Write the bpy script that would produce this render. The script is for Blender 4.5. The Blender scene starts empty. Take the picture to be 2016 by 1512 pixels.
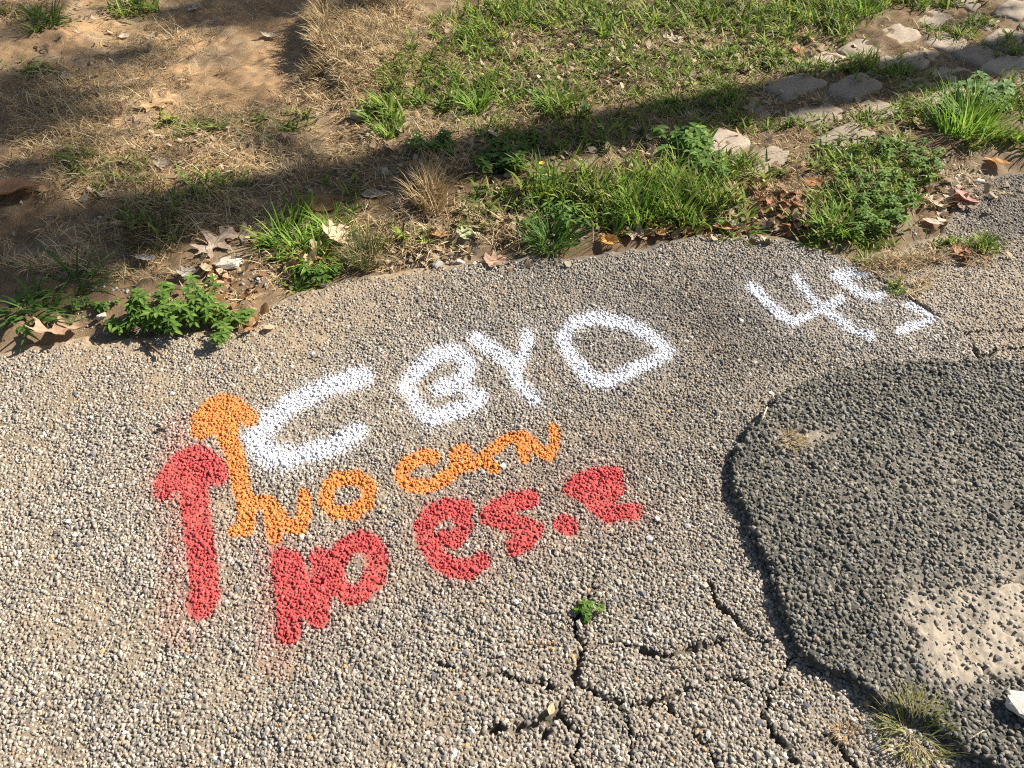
import bpy, math, random
import numpy as np
R = math.radians
rng = np.random.default_rng(7)
random.seed(7)
scene = bpy.context.scene
col = scene.collection

# ------------------------------------------------------------------ camera, sky, sun, exposure
CAM_H, PITCH, FPX = 1.5, 45.0, 1582.0          # focal length in pixels of a 2016 px wide frame
cam_d = bpy.data.cameras.new('camera'); cam = bpy.data.objects.new('camera', cam_d); col.objects.link(cam)
cam.location = (0, 0, CAM_H); cam.rotation_euler = (R(90 - PITCH), 0, 0)
cam_d.sensor_fit = 'HORIZONTAL'; cam_d.sensor_width = 36.0; cam_d.lens = 36.0 * FPX / 2016.0
cam_d.clip_start = 0.05; cam_d.clip_end = 3000
scene.camera = cam
SUN_EL, SUN_AZ = 35.0, 63.0                    # azimuth measured from +y (away from camera) towards +x
SX, SY = math.sin(R(SUN_AZ)), math.cos(R(SUN_AZ))
COT = 1 / math.tan(R(SUN_EL))
w = bpy.data.worlds.new('World'); scene.world = w; w.use_nodes = True
nt = w.node_tree; bg = nt.nodes['Background']
sky = nt.nodes.new('ShaderNodeTexSky'); sky.sky_type = 'NISHITA'; sky.sun_disc = False
sky.sun_elevation = R(SUN_EL); sky.sun_rotation = R(SUN_AZ); sky.air_density = 1.0; sky.dust_density = 1.5
nt.links.new(sky.outputs[0], bg.inputs[0]); bg.inputs[1].default_value = 0.05
sd = bpy.data.lights.new('sun', 'SUN'); sd.energy = 5.0; sd.angle = R(0.53); sd.color = (1.0, 0.945, 0.86)
sun = bpy.data.objects.new('sun', sd); col.objects.link(sun)
from mathutils import Vector, Matrix
sun.rotation_euler = Vector((-SX * math.cos(R(SUN_EL)), -SY * math.cos(R(SUN_EL)), -math.sin(R(SUN_EL)))).to_track_quat('-Z', 'Y').to_euler()
sun.location = (8, 5, 10)
vs = scene.view_settings; vs.view_transform = 'Standard'; vs.look = 'None'; vs.gamma = 1.0; vs.exposure = 1.05
try: vs.use_curve_mapping = False
except Exception: pass

scene.cycles.use_denoising = False
scene.cycles.filter_width = 1.1
scene.cycles.max_bounces = 5; scene.cycles.diffuse_bounces = 3; scene.cycles.transmission_bounces = 3

# ------------------------------------------------------------------ ground-plane mapping of photo measurements
C45, S45 = math.cos(R(PITCH)), math.sin(R(PITCH))
def G(px, py, z=0.0):
    """ground point (x, y) at height z under a measured photo point"""
    px = np.asarray(px, float); py = np.asarray(py, float)
    a = (px - 1008) / FPX; b = -(py - 756) / FPX
    dy = C45 + b * S45; dz = -S45 + b * C45
    t = (z - CAM_H) / dz
    return a * t, dy * t
def PX(x, y, z=0.0):
    zz = z - CAM_H
    dep = y * C45 - zz * S45; up = y * S45 + zz * C45
    dep = np.where(np.abs(dep) < 1e-3, 1e-3, dep)
    return 1008 + FPX * x / dep, 756 - FPX * up / dep
def mpp(px, py):
    """metres across per photo pixel at that ground point"""
    x, y = G(px, py); return (y * C45 + CAM_H * S45) / FPX

LAT = {}
def lat(seed, n=256):
    if seed not in LAT: LAT[seed] = np.random.default_rng(seed).random((n, n))
    return LAT[seed]
def noise(x, y, scale, seed=1):
    L = lat(seed); n = L.shape[0]
    u = np.asarray(x) / scale + 57.3; v = np.asarray(y) / scale + 91.7
    i = np.floor(u).astype(int); j = np.floor(v).astype(int); fu = u - i; fv = v - j
    fu = fu * fu * (3 - 2 * fu); fv = fv * fv * (3 - 2 * fv)
    i0, i1, j0, j1 = i % n, (i + 1) % n, j % n, (j + 1) % n
    return (L[i0, j0] * (1 - fu) + L[i1, j0] * fu) * (1 - fv) + (L[i0, j1] * (1 - fu) + L[i1, j1] * fu) * fv
def fbm(x, y, scale, seed=1, o=4):
    s = 0; a = 0.5; t = 0
    for k in range(o):
        s = s + a * noise(x, y, scale / 2 ** k, seed + k); t += a; a *= 0.5
    return s / t
def sstep(a, b, x):
    t = np.clip((np.asarray(x, float) - a) / (b - a), 0, 1); return t * t * (3 - 2 * t)
def seg_dist(x, y, pts):
    """distance of points to a polyline"""
    d = np.full(np.shape(x), 1e9)
    for (ax, ay), (bx, by) in zip(pts[:-1], pts[1:]):
        ex, ey = bx - ax, by - ay; l2 = ex * ex + ey * ey + 1e-12
        t = np.clip(((x - ax) * ex + (y - ay) * ey) / l2, 0, 1)
        d = np.minimum(d, np.hypot(x - ax - t * ex, y - ay - t * ey))
    return d
def in_poly(x, y, poly):
    ins = np.zeros(np.shape(x), bool); n = len(poly)
    for k in range(n):
        (x0, y0), (x1, y1) = poly[k], poly[(k + 1) % n]
        if y0 == y1: continue
        c = ((y0 > y) != (y1 > y)) & (x < (x1 - x0) * (y - y0) / (y1 - y0) + x0)
        ins ^= c
    return ins

# ------------------------------------------------------------------ mesh helpers
def mesh_np(name, V, F, attrs=None, mat=None, smooth=False, parent=None, loc=None):
    V = np.ascontiguousarray(V, np.float32); F = np.ascontiguousarray(F, np.int32)
    me = bpy.data.meshes.new(name); k = F.shape[1]
    me.vertices.add(len(V)); me.vertices.foreach_set('co', V.ravel())
    me.loops.add(F.size); me.loops.foreach_set('vertex_index', F.ravel())
    me.polygons.add(len(F)); me.polygons.foreach_set('loop_start', np.arange(0, F.size, k, dtype=np.int32))
    if smooth: me.polygons.foreach_set('use_smooth', np.ones(len(F), bool))
    me.update(calc_edges=True)
    for an, A in (attrs or {}).items():
        A = np.asarray(A, np.float32)
        if A.ndim == 1:
            at = me.attributes.new(an, 'FLOAT', 'POINT'); at.data.foreach_set('value', np.ascontiguousarray(A))
        else:
            if A.shape[1] == 3: A = np.concatenate([A, np.ones((len(A), 1), np.float32)], 1)
            at = me.attributes.new(an, 'FLOAT_COLOR', 'POINT'); at.data.foreach_set('color', np.ascontiguousarray(A).ravel())
    ob = bpy.data.objects.new(name, me); col.objects.link(ob)
    if mat: me.materials.append(mat)
    if parent: ob.parent = parent
    if loc is not None: ob.location = loc
    return ob
def tag(o, label=None, cat=None, group=None, kind=None):
    if label: o['label'] = label
    if cat: o['category'] = cat
    if group: o['group'] = group
    if kind: o['kind'] = kind
    return o
def empty(name, loc=(0, 0, 0)):
    o = bpy.data.objects.new(name, None); o.empty_display_size = 0.05; o.location = loc; col.objects.link(o); return o
class Acc:
    """collects vertices, triangles and colours"""
    def __init__(s): s.V = []; s.F = []; s.C = []; s.n = 0
    def add(s, V, F, C):
        V = np.asarray(V, float); F = np.asarray(F, int)
        s.V.append(V); s.F.append(F + s.n); s.C.append(np.broadcast_to(np.asarray(C, float), (len(V), 3))); s.n += len(V)
    def build(s, name, mat, parent=None, smooth=True, origin=(0, 0, 0)):
        V = np.concatenate(s.V) - np.asarray(origin)
        return mesh_np(name, V, np.concatenate(s.F), {'col': np.concatenate(s.C)}, mat, smooth, parent)

# ------------------------------------------------------------------ materials
def new_mat(name):
    m = bpy.data.materials.new(name); m.use_nodes = True
    t = m.node_tree; b = t.nodes['Principled BSDF']; return m, t, b
def node(t, ty, **kw):
    n = t.nodes.new(ty)
    for k, v in kw.items(): setattr(n, k, v)
    return n
def attr(t, name):
    n = node(t, 'ShaderNodeAttribute'); n.attribute_name = name; return n
def mixc(t, fac, a, b, mode='MIX'):
    n = node(t, 'ShaderNodeMix', data_type='RGBA', blend_type=mode)
    for sock, v in ((n.inputs[0], fac), (n.inputs[6], a), (n.inputs[7], b)):
        if hasattr(v, 'links'): t.links.new(v, sock)
        elif isinstance(v, (int, float)): sock.default_value = v
        else: sock.default_value = (*v, 1)
    return n.outputs[2]
def math_n(t, op, a, b=None, clamp=False):
    n = node(t, 'ShaderNodeMath', operation=op); n.use_clamp = clamp
    for s, v in zip(n.inputs, (a, b)):
        if v is None: continue
        if hasattr(v, 'links'): t.links.new(v, s)
        else: s.default_value = v
    return n.outputs[0]
def noise_n(t, scale, detail=3, rough=0.6, coord=None):
    n = node(t, 'ShaderNodeTexNoise'); n.inputs['Scale'].default_value = scale; n.inputs['Detail'].default_value = detail
    n.inputs['Roughness'].default_value = rough
    if coord is not None: t.links.new(coord, n.inputs['Vector'])
    return n.outputs[0]
def bump_n(t, h, strength, dist, b):
    n = node(t, 'ShaderNodeBump'); n.inputs['Strength'].default_value = strength; n.inputs['Distance'].default_value = dist
    t.links.new(h, n.inputs['Height']); t.links.new(n.outputs[0], b.inputs['Normal'])
def ramp_n(t, fac, stops, constant=False):
    n = node(t, 'ShaderNodeValToRGB'); cr = n.color_ramp
    if constant: cr.interpolation = 'CONSTANT'
    while len(cr.elements) < len(stops): cr.elements.new(0.5)
    for e, (p, c) in zip(cr.elements, stops): e.position = p; e.color = (*c, 1)
    t.links.new(fac, n.inputs[0]); return n.outputs[0]

RED, ORANGE, WHITE = (0.52, 0.036, 0.040), (0.74, 0.235, 0.030), (0.82, 0.83, 0.87)
def asphalt_mat():
    m, t, b = new_mat('asphalt')
    geo = node(t, 'ShaderNodeNewGeometry'); P = geo.outputs['Position']
    c = attr(t, 'col').outputs['Color']
    n1 = noise_n(t, 420, 3, 0.7, P)
    f = ramp_n(t, n1, [(0.25, (0.72, 0.72, 0.72)), (0.75, (1.22, 1.2, 1.16))])
    c = mixc(t, 1.0, c, f, 'MULTIPLY')
    sp = node(t, 'ShaderNodeSeparateColor'); t.links.new(attr(t, 'paint').outputs['Color'], sp.inputs[0])
    n2 = noise_n(t, 520, 2, 0.8, P)
    th = math_n(t, 'MULTIPLY', math_n(t, 'SUBTRACT', n2, 0.24), 1.7)
    for k, pc in ((2, WHITE), (1, ORANGE), (0, RED)):
        d = math_n(t, 'SUBTRACT', sp.outputs[k], th)
        a = math_n(t, 'MULTIPLY', d, 6.0, True)
        a = math_n(t, 'MULTIPLY', a, 0.86)
        a = math_n(t, 'MAXIMUM', a, math_n(t, 'MULTIPLY', sp.outputs[k], 0.5))
        c = mixc(t, a, c, pc)
    t.links.new(c, b.inputs['Base Color']); b.inputs['Roughness'].default_value = 0.8
    b.inputs['Specular IOR Level'].default_value = 0.3
    bump_n(t, noise_n(t, 600, 3, 0.7, P), 0.5, 0.0012, b)
    return m
M_ASPH = asphalt_mat()
def col_mat(name, rough=0.8, spec=0.25, nscale=200, namp=0.3, bump=0.4, bdist=0.001, transl=0.0):
    m, t, b = new_mat(name)
    P = node(t, 'ShaderNodeNewGeometry').outputs['Position']
    c = attr(t, 'col').outputs['Color']
    f = ramp_n(t, noise_n(t, nscale, 4, 0.65, P), [(0.25, (1 - namp,) * 3), (0.75, (1 + namp,) * 3)])
    c = mixc(t, 1.0, c, f, 'MULTIPLY')
    t.links.new(c, b.inputs['Base Color']); b.inputs['Roughness'].default_value = rough
    b.inputs['Specular IOR Level'].default_value = spec
    if bump: bump_n(t, noise_n(t, nscale * 1.6, 4, 0.7, P), bump, bdist, b)
    if transl:
        tr = node(t, 'ShaderNodeBsdfTranslucent'); t.links.new(c, tr.inputs[0])
        mx = node(t, 'ShaderNodeMixShader'); mx.inputs[0].default_value = transl
        t.links.new(b.outputs[0], mx.inputs[1]); t.links.new(tr.outputs[0], mx.inputs[2])
        t.links.new(mx.outputs[0], t.nodes['Material Output'].inputs[0])
    return m
M_SOIL = col_mat('soil', 0.95, 0.1, 260, 0.38, 0.9, 0.006)
M_GRASS = col_mat('grass_blades', 0.6, 0.18, 60, 0.15, 0, 0, 0.42)
M_STRAW = col_mat('dry_straw', 0.75, 0.2, 90, 0.2, 0, 0, 0.22)
M_LEAF = col_mat('dead_leaf', 0.7, 0.3, 130, 0.28, 0.5, 0.002, 0.25)
M_ROCK = col_mat('rock', 0.85, 0.25, 160, 0.25, 0.7, 0.003)
M_COB = col_mat('granite_cobble', 0.9, 0.15, 90, 0.28, 0.5, 0.003)
M_BARK = col_mat('bark', 0.9, 0.15, 30, 0.4, 0.8, 0.02)
M_TREELEAF = col_mat('tree_leaf', 0.5, 0.3, 8, 0.3, 0, 0, 0.35)
def stone_mat(name, stops):
    m, t, b = new_mat(name)
    c = ramp_n(t, node(t, 'ShaderNodeObjectInfo').outputs['Random'], stops, True)
    P = node(t, 'ShaderNodeNewGeometry').outputs['Position']
    f = ramp_n(t, noise_n(t, 380, 4, 0.7, P), [(0.25, (0.7,) * 3), (0.75, (1.25,) * 3)])
    c = mixc(t, 1.0, c, f, 'MULTIPLY')
    t.links.new(c, b.inputs['Base Color']); b.inputs['Roughness'].default_value = 0.8; b.inputs['Specular IOR Level'].default_value = 0.3
    bump_n(t, noise_n(t, 500, 3, 0.7, P), 0.5, 0.001, b)
    return m

# ------------------------------------------------------------------ layout curves (metres, from measured points)
def GP(pts): return [tuple(float(v) for v in G(px, py)) for px, py in pts]
EDGE = GP([(-500, 790), (-120, 715), (0, 700), (100, 688), (180, 672), (240, 672), (330, 668), (440, 655), (490, 640), (520, 605), (560, 588), (640, 566), (720, 545),
           (800, 530), (900, 518), (1000, 510), (1100, 508), (1200, 500), (1300, 480), (1400, 466), (1470, 463), (1540, 472), (1610, 492),
           (1680, 508), (1740, 500), (1800, 484), (1850, 462), (1880, 425), (1900, 385), (1960, 350), (2040, 330), (2300, 300), (2900, 260)])
EX = np.array([p[0] for p in EDGE]); EY = np.array([p[1] for p in EDGE])
o_ = np.argsort(EX); EX, EY = EX[o_], EY[o_]
def edge_y(x):
    x = np.asarray(x, float)
    return np.interp(x, EX, EY) + .05 * (noise(x, 0 * x, .11, 15) - .5) + .03 * (noise(x, 0 * x, .035, 16) - .5)
PATCH = GP([(2500, 700), (2016, 716), (1850, 712), (1720, 712), (1640, 733), (1580, 758), (1530, 785), (1500, 818), (1470, 852), (1448, 885), (1440, 930), (1443, 985),
            (1462, 1030), (1485, 1075), (1508, 1120), (1522, 1180), (1540, 1240), (1566, 1288), (1620, 1322), (1680, 1352), (1740, 1390), (1800, 1425),
            (1860, 1455), (1930, 1500), (2016, 1545), (2200, 1640), (2600, 1640)])
DUSTLINE = GP([(1660, 500), (1720, 540), (1760, 570), (1830, 610), (1870, 640), (1905, 662), (1925, 700), (1930, 716)])
DUSTPOLY = GP([(1660, 500), (1720, 540), (1760, 570), (1830, 610), (1870, 640), (1905, 662), (1925, 700), (2500, 700), (2500, 250), (1900, 300), (1700, 440)])
CRACKS = [GP(c) for c in (
    [(1140, 1205), (1132, 1240), (1150, 1275), (1140, 1310), (1128, 1340), (1105, 1385), (1085, 1425), (1060, 1470), (1050, 1520)],
    [(860, 1305), (910, 1315), (960, 1325), (1000, 1330), (1055, 1345), (1095, 1352)],
    [(965, 1432), (1010, 1438), (1040, 1425), (1075, 1408), (1095, 1395)],
    [(1405, 1150), (1400, 1180), (1440, 1210), (1475, 1250)],
    [(1560, 1290), (1545, 1325), (1520, 1365), (1500, 1400), (1520, 1440), (1570, 1500)],
    [(1520, 1365), (1480, 1350), (1440, 1330)],
    [(1925, 700), (1960, 690), (2016, 686)], [(1900, 655), (1960, 650), (2030, 648)],
    [(1095, 1395), (1140, 1440), (1130, 1490), (1150, 1530)],
    [(1475, 1250), (1540, 1280)], [(1620, 1440), (1660, 1475), (1690, 1520)], [(1150, 1275), (1220, 1262), (1300, 1290), (1380, 1275), (1475, 1250)], [(1128, 1340), (1220, 1385), (1300, 1375), (1440, 1330)], [(1220, 1385), (1250, 1450), (1240, 1520)], [(1170, 1120), (1165, 1160), (1140, 1205)], [(1300, 1375), (1370, 1440), (1420, 1520)])] + [DUSTLINE]
CRACKW = [0.0042, 0.003, 0.004, 0.003, 0.004, 0.0025, 0.004, 0.003, 0.003, 0.0025, 0.003, 0.0022, 0.0024, 0.002, 0.0022, 0.002, 0.004]
PCRACKS = [GP(c) for c in ([(1735, 1168), (1800, 1163), (1870, 1166), (1940, 1156), (2040, 1146)], [(1740, 1190), (1765, 1235), (1800, 1285), (1850, 1340)],
                           [(1860, 1250), (1920, 1310), (1960, 1360)])]

# ------------------------------------------------------------------ spray paint strokes: (points in photo px, half width px, softness px)
WHT = {
 'c': [([(715, 742), (640, 765), (575, 797), (530, 832)], 17, 24), ([(530, 832), (505, 865), (520, 893), (560, 905)], 14, 34), ([(560, 903), (610, 893), (660, 878), (705, 853)], 14, 24)],
 'a': [([(797, 762), (815, 737), (857, 699), (894, 692), (923, 712), (920, 735), (893, 757), (864, 766)], 13, 22), ([(803, 764), (818, 790), (840, 818)], 8, 26), ([(840, 820), (852, 824), (895, 808), (932, 796), (944, 781), (924, 772)], 13, 20)],
 'y': [([(940, 668), (975, 692), (1012, 720)], 13, 20), ([(1038, 659), (1029, 700), (1012, 722)], 10, 18), ([(1006, 715), (1020, 752), (1052, 787)], 12, 18)],
 'd': [([(1167, 624), (1217, 634), (1258, 649), (1292, 671), (1314, 692), (1290, 712), (1240, 732), (1190, 752), (1157, 741), (1136, 715), (1118, 691), (1106, 664), (1128, 638), (1170, 626)], 11, 18)],
 'f': [([(1481, 566), (1510, 596), (1538, 620), (1562, 632), (1594, 619), (1628, 603), (1654, 588)], 9, 13), ([(1568, 549), (1588, 573), (1608, 596), (1642, 622), (1680, 647), (1713, 661)], 8, 13)],
 'v': [([(1645, 543), (1664, 554), (1685, 572), (1708, 584), (1736, 584)], 8, 13), ([(1650, 541), (1700, 540)], 4, 18)],
 'w': [([(1790, 600), (1826, 616), (1832, 630), (1802, 642), (1772, 652)], 5, 14)],
}
ORG = {
 'arrow': [([(397, 850), (398, 828), (415, 806), (440, 797), (468, 806), (492, 823)], 13, 12), ([(412, 838), (440, 826), (450, 845)], 16, 12), ([(443, 850), (461, 895), (472, 939), (482, 983), (487, 1026), (482, 1042)], 15, 9), ([(482, 1044), (460, 1048)], 9, 8)],
 'n': [([(512, 992), (530, 990), (537, 1026), (539, 1058)], 12, 7), ([(535, 992), (548, 1012), (566, 1034), (588, 1038), (598, 1015), (598, 974)], 11, 8)],
 'o': [([(662, 943), (700, 939), (727, 960), (724, 990), (695, 1011), (657, 1008), (639, 987), (647, 957), (664, 943)], 12, 7)],
 'c': [([(853, 901), (828, 899), (800, 916), (788, 937), (803, 957), (836, 957), (872, 945), (893, 925)], 11, 7)],
 'a': [([(896, 925), (896, 890), (915, 885), (925, 905), (948, 905)], 9, 8), ([(905, 920), (925, 915), (952, 902), (965, 915), (975, 921)], 9, 8)],
 'm': [([(948, 903), (972, 883), (998, 863), (1024, 858), (1026, 880), (1032, 902)], 9, 7), ([(1026, 858), (1046, 868), (1062, 888), (1082, 897), (1094, 870), (1090, 845)], 9, 7)],
}
RDD = {
 'arrow': [([(325, 962), (340, 936), (360, 914), (385, 902), (408, 912), (427, 933)], 16, 16), ([(350, 945), (375, 935), (400, 935)], 20, 12), ([(379, 950), (385, 1005), (392, 1059), (399, 1114), (404, 1161), (394, 1193)], 21, 14)],
 'n': [([(556, 1104), (562, 1150), (566, 1205), (569, 1243)], 17, 12), ([(572, 1106), (592, 1150), (612, 1190), (625, 1215)], 16, 12), ([(630, 1100), (633, 1139), (634, 1179), (625, 1212)], 15, 12), ([(590, 1200), (612, 1165)], 16, 12)],
 'o': [([(652, 1114), (679, 1079), (708, 1064), (733, 1072), (744, 1103), (735, 1140), (714, 1163), (687, 1172), (664, 1154), (652, 1114)], 14, 14)],
 'e': [([(912, 1003), (882, 1001), (850, 1011), (834, 1036), (840, 1067), (859, 1098), (886, 1117), (922, 1120), (948, 1105)], 14, 11), ([(900, 1008), (915, 1035), (897, 1062), (872, 1060)], 12, 11)],
 's': [([(1044, 982), (1012, 987), (975, 1003), (962, 1014), (990, 1026), (1030, 1036), (1052, 1047), (1036, 1065), (1014, 1074)], 14, 10)],
 'dot': [([(1110, 1034), (1117, 1035)], 16, 9)],
 'x': [([(1209, 937), (1175, 938), (1140, 950), (1127, 963), (1155, 975), (1178, 996), (1196, 1014)], 13, 10), ([(1210, 940), (1210, 966), (1186, 986)], 13, 10), ([(1190, 1008), (1222, 1006), (1250, 1009)], 12, 10), ([(1160, 958), (1190, 958)], 12, 14)],
}
def paint_amt(x, y):
    """per-point paint amounts (red, orange, white) and the glyph each point belongs to"""
    px, py = PX(x, y); n = len(px)
    A = np.zeros((n, 3)); gid = np.full(n, -1); glyphs = []
    for ch, D in ((2, WHT), (1, ORG), (0, RDD)):
        for g, strokes in D.items():
            allp = [p for s in strokes for p in s[0]]
            x0 = min(p[0] for p in allp) - 130; x1 = max(p[0] for p in allp) + 130; y0 = min(p[1] for p in allp) - 130; y1 = max(p[1] for p in allp) + 130
            idx = np.where((px > x0) & (px < x1) & (py > y0) & (py < y1))[0]
            k = len(glyphs); glyphs.append((ch, g))
            if not len(idx): continue
            best = np.zeros(len(idx))
            for pts, hw, soft in strokes:
                if ch == 2: hw, soft = hw * .55, soft * .95
                elif ch == 0: hw, soft = hw * 1.12, soft * 1.1
                else: hw = hw * 1.1
                wob = (fbm(x[idx], y[idx], 0.03, 40 + ch) - 0.5) * 9
                d = seg_dist(px[idx], py[idx], pts) + wob
                core = np.clip(1.08 - np.clip(d - hw + 2, 0, None) / soft, 0, 1.08)
                halo = (0.30 if ch == 2 else 0.30 if ch == 0 else 0.16) * np.exp(-np.clip(d - hw, 0, None) / (26 if ch != 1 else 14))
                if ch == 0 and g in ('arrow', 'n'):      # overspray drifted to the left of the red arrow
                    cx = np.interp(py[idx], [880, 1200], [350, 340]) if g == 'arrow' else 535
                    halo = halo + 0.22 * np.exp(-((px[idx] - cx) / 38.0) ** 2) * (d < hw + 75)
                if ch == 2: core = core * (0.82 + 0.3 * fbm(x[idx], y[idx], 0.05, 70))
                best = np.maximum(best, np.maximum(core, halo))
            up = best > A[idx, ch]
            A[idx[up], ch] = best[up]
            on = (best > 0.62) & (best >= A[idx].max(1) - 1e-9)
            gid[idx[on]] = k
    return A, gid, glyphs

# ------------------------------------------------------------------ asphalt surface
def und(x, y): return (fbm(x, y, 0.5, 11, 3) - 0.5) * 0.014 + (fbm(x, y, 0.09, 12, 2) - 0.5) * 0.006 + (fbm(x, y, 0.03, 13, 2) - 0.5) * 0.005
def crack_amt(x, y):
    a = np.zeros(np.shape(x))
    jx = x + (fbm(x, y, 0.02, 21, 2) - 0.5) * 0.02; jy = y + (fbm(x, y, 0.02, 22, 2) - 0.5) * 0.02
    for c, cw in zip(CRACKS, CRACKW):
        wd = cw * (0.35 + 1.5 * noise(x, y, 0.06, 23))
        a = np.maximum(a, (1 - sstep(wd * 0.4, wd * 1.3 + 0.003, seg_dist(jx, jy, c))) * sstep(.14, .30, noise(x, y, .05, 24)))
    return a
def patch_amt(x, y):
    jx = x + (fbm(x, y, 0.05, 31, 4) - 0.5) * 0.042; jy = y + (fbm(x, y, 0.05, 32, 4) - 0.5) * 0.042
    ins = in_poly(jx, jy, PATCH); d = seg_dist(jx, jy, PATCH)
    return np.where(ins, d, -d)
def patch_h(sd, x):
    return np.where(sd > 0, 0.004 + 0.019 * sstep(0.0, 0.028, sd) * 1.0, 0)
def zones(x, y):
    """surface character: tan dust, darker stone tone, sandy fill"""
    px, py = PX(x, y)
    e = edge_y(x) - y
    dust = 0.75 * np.exp(-np.clip(e, 0, None) / 0.10) * sstep(1050, 700, px) * (0.35 + 0.9 * fbm(x, y, 0.2, 51))
    dust = dust + 0.55 * np.exp(-(((px - 560) / 120) ** 2 + ((py - 650) / 60) ** 2))
    dust = dust + 0.38 * sstep(0.45, 0.75, fbm(x, y, 0.13, 52, 5)) * sstep(1300, 500, px) + 0.25 * sstep(0.5, 0.72, fbm(x, y, 0.10, 53, 5))
    dp = in_poly(x, y, DUSTPOLY)
    dust = np.where(dp, np.maximum(dust, 0.42 + 0.6 * (fbm(x, y, 0.15, 54) - 0.35)), dust)
    road = dp * sstep(1840, 1960, px + 60 * (fbm(x, y, 0.1, 55) - 0.5)) * sstep(520, 450, py)
    dust = dust * (1 - 0.75 * road)
    dark = 0.55 * np.exp(-(((px - 1330) / 260) ** 2 + ((py - 600) / 110) ** 2)) + 0.35 * np.exp(-(((px - 1350) / 300) ** 2 + ((py - 850) / 200) ** 2))  # broad darker tone on the pavement right of centre
    dark = np.maximum(dark, 0.75 * road) + 0.3 * sstep(0.5, 0.75, fbm(x, y, 0.4, 56)) * sstep(500, 1000, px)
    return np.clip(dust, 0, 1), np.clip(dark, 0, 1)
def patch_dust(x, y):
    px, py = PX(x, y)
    d = 1.15 * np.exp(-(((px - 1970) / 150) ** 2 + ((py - 1255) / 95) ** 4)) + 0.55 * np.exp(-(((px - 2000) / 120) ** 2 + ((py - 1110) / 60) ** 2))
    d = d + 0.8 * np.exp(-(((px - 1585) / 55) ** 2 + ((py - 868) / 16) ** 2)) + 0.25 * np.exp(-(((px - 1850) / 250) ** 2 + ((py - 960) / 90) ** 2))
    d = d + 0.6 * np.exp(-(((px - 1830 - 0.6 * (py - 1260)) / 45) ** 2 + ((py - 1260) / 120) ** 2))
    return np.clip(d * (0.15 + 1.5 * fbm(x, y, 0.05, 57)), 0, .85)

TAN = np.array([0.36, 0.265, 0.165])
# fine binder sheet under the stones
gs = 0.0075
xs = np.arange(-2.75, 3.15, gs); ys = np.arange(0.10, 3.3, gs)
NX, NY = len(xs), len(ys)
gx, gy = np.meshgrid(xs, ys); gx = gx.ravel(); gy = gy.ravel()
gx = gx + (rng.random(gx.size) - 0.5) * gs * 0.7; gy = gy + (rng.random(gy.size) - 0.5) * gs * 0.7
qpx, qpy = PX(gx, gy)
keepv = (gy < edge_y(gx) + 0.06) & (qpx > -330) & (qpx < 2350) & (qpy < 1800)
idm = np.arange(NX * NY).reshape(NY, NX)
Q = np.stack([idm[:-1, :-1], idm[:-1, 1:], idm[1:, 1:], idm[1:, :-1]], -1).reshape(-1, 4)
Q = Q[keepv[Q].all(1)]
used = np.zeros(NX * NY, bool); used[Q.ravel()] = True
remap = np.cumsum(used) - 1
bx, by = gx[used], gy[used]; Q = remap[Q]
bd, bdk = zones(bx, by); bc = crack_amt(bx, by)
bz = und(bx, by) - 0.0008 + (rng.random(bx.size) - 0.5) * 0.004 - 0.016 * bc - 0.02 * sstep(0.0, 0.05, by - edge_y(bx))
bcol = np.array([0.19, 0.16, 0.122]) * (1 - 0.45 * bdk)[:, None] * (0.8 + 0.4 * rng.random((bx.size, 1)))
bcol = bcol * (1 - bd[:, None]) + TAN * bd[:, None] * (0.75 + 0.5 * rng.random((bx.size, 1)))
bcol = bcol * (1 - 0.55 * bc[:, None])
bp, _, _ = paint_amt(bx, by)
pav = mesh_np('asphalt_pavement', np.stack([bx, by, bz], 1), Q, {'col': bcol, 'paint': bp * 0.5}, M_ASPH, True)
tag(pav, 'worn asphalt pavement with exposed pale gravel', kind='structure')

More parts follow.
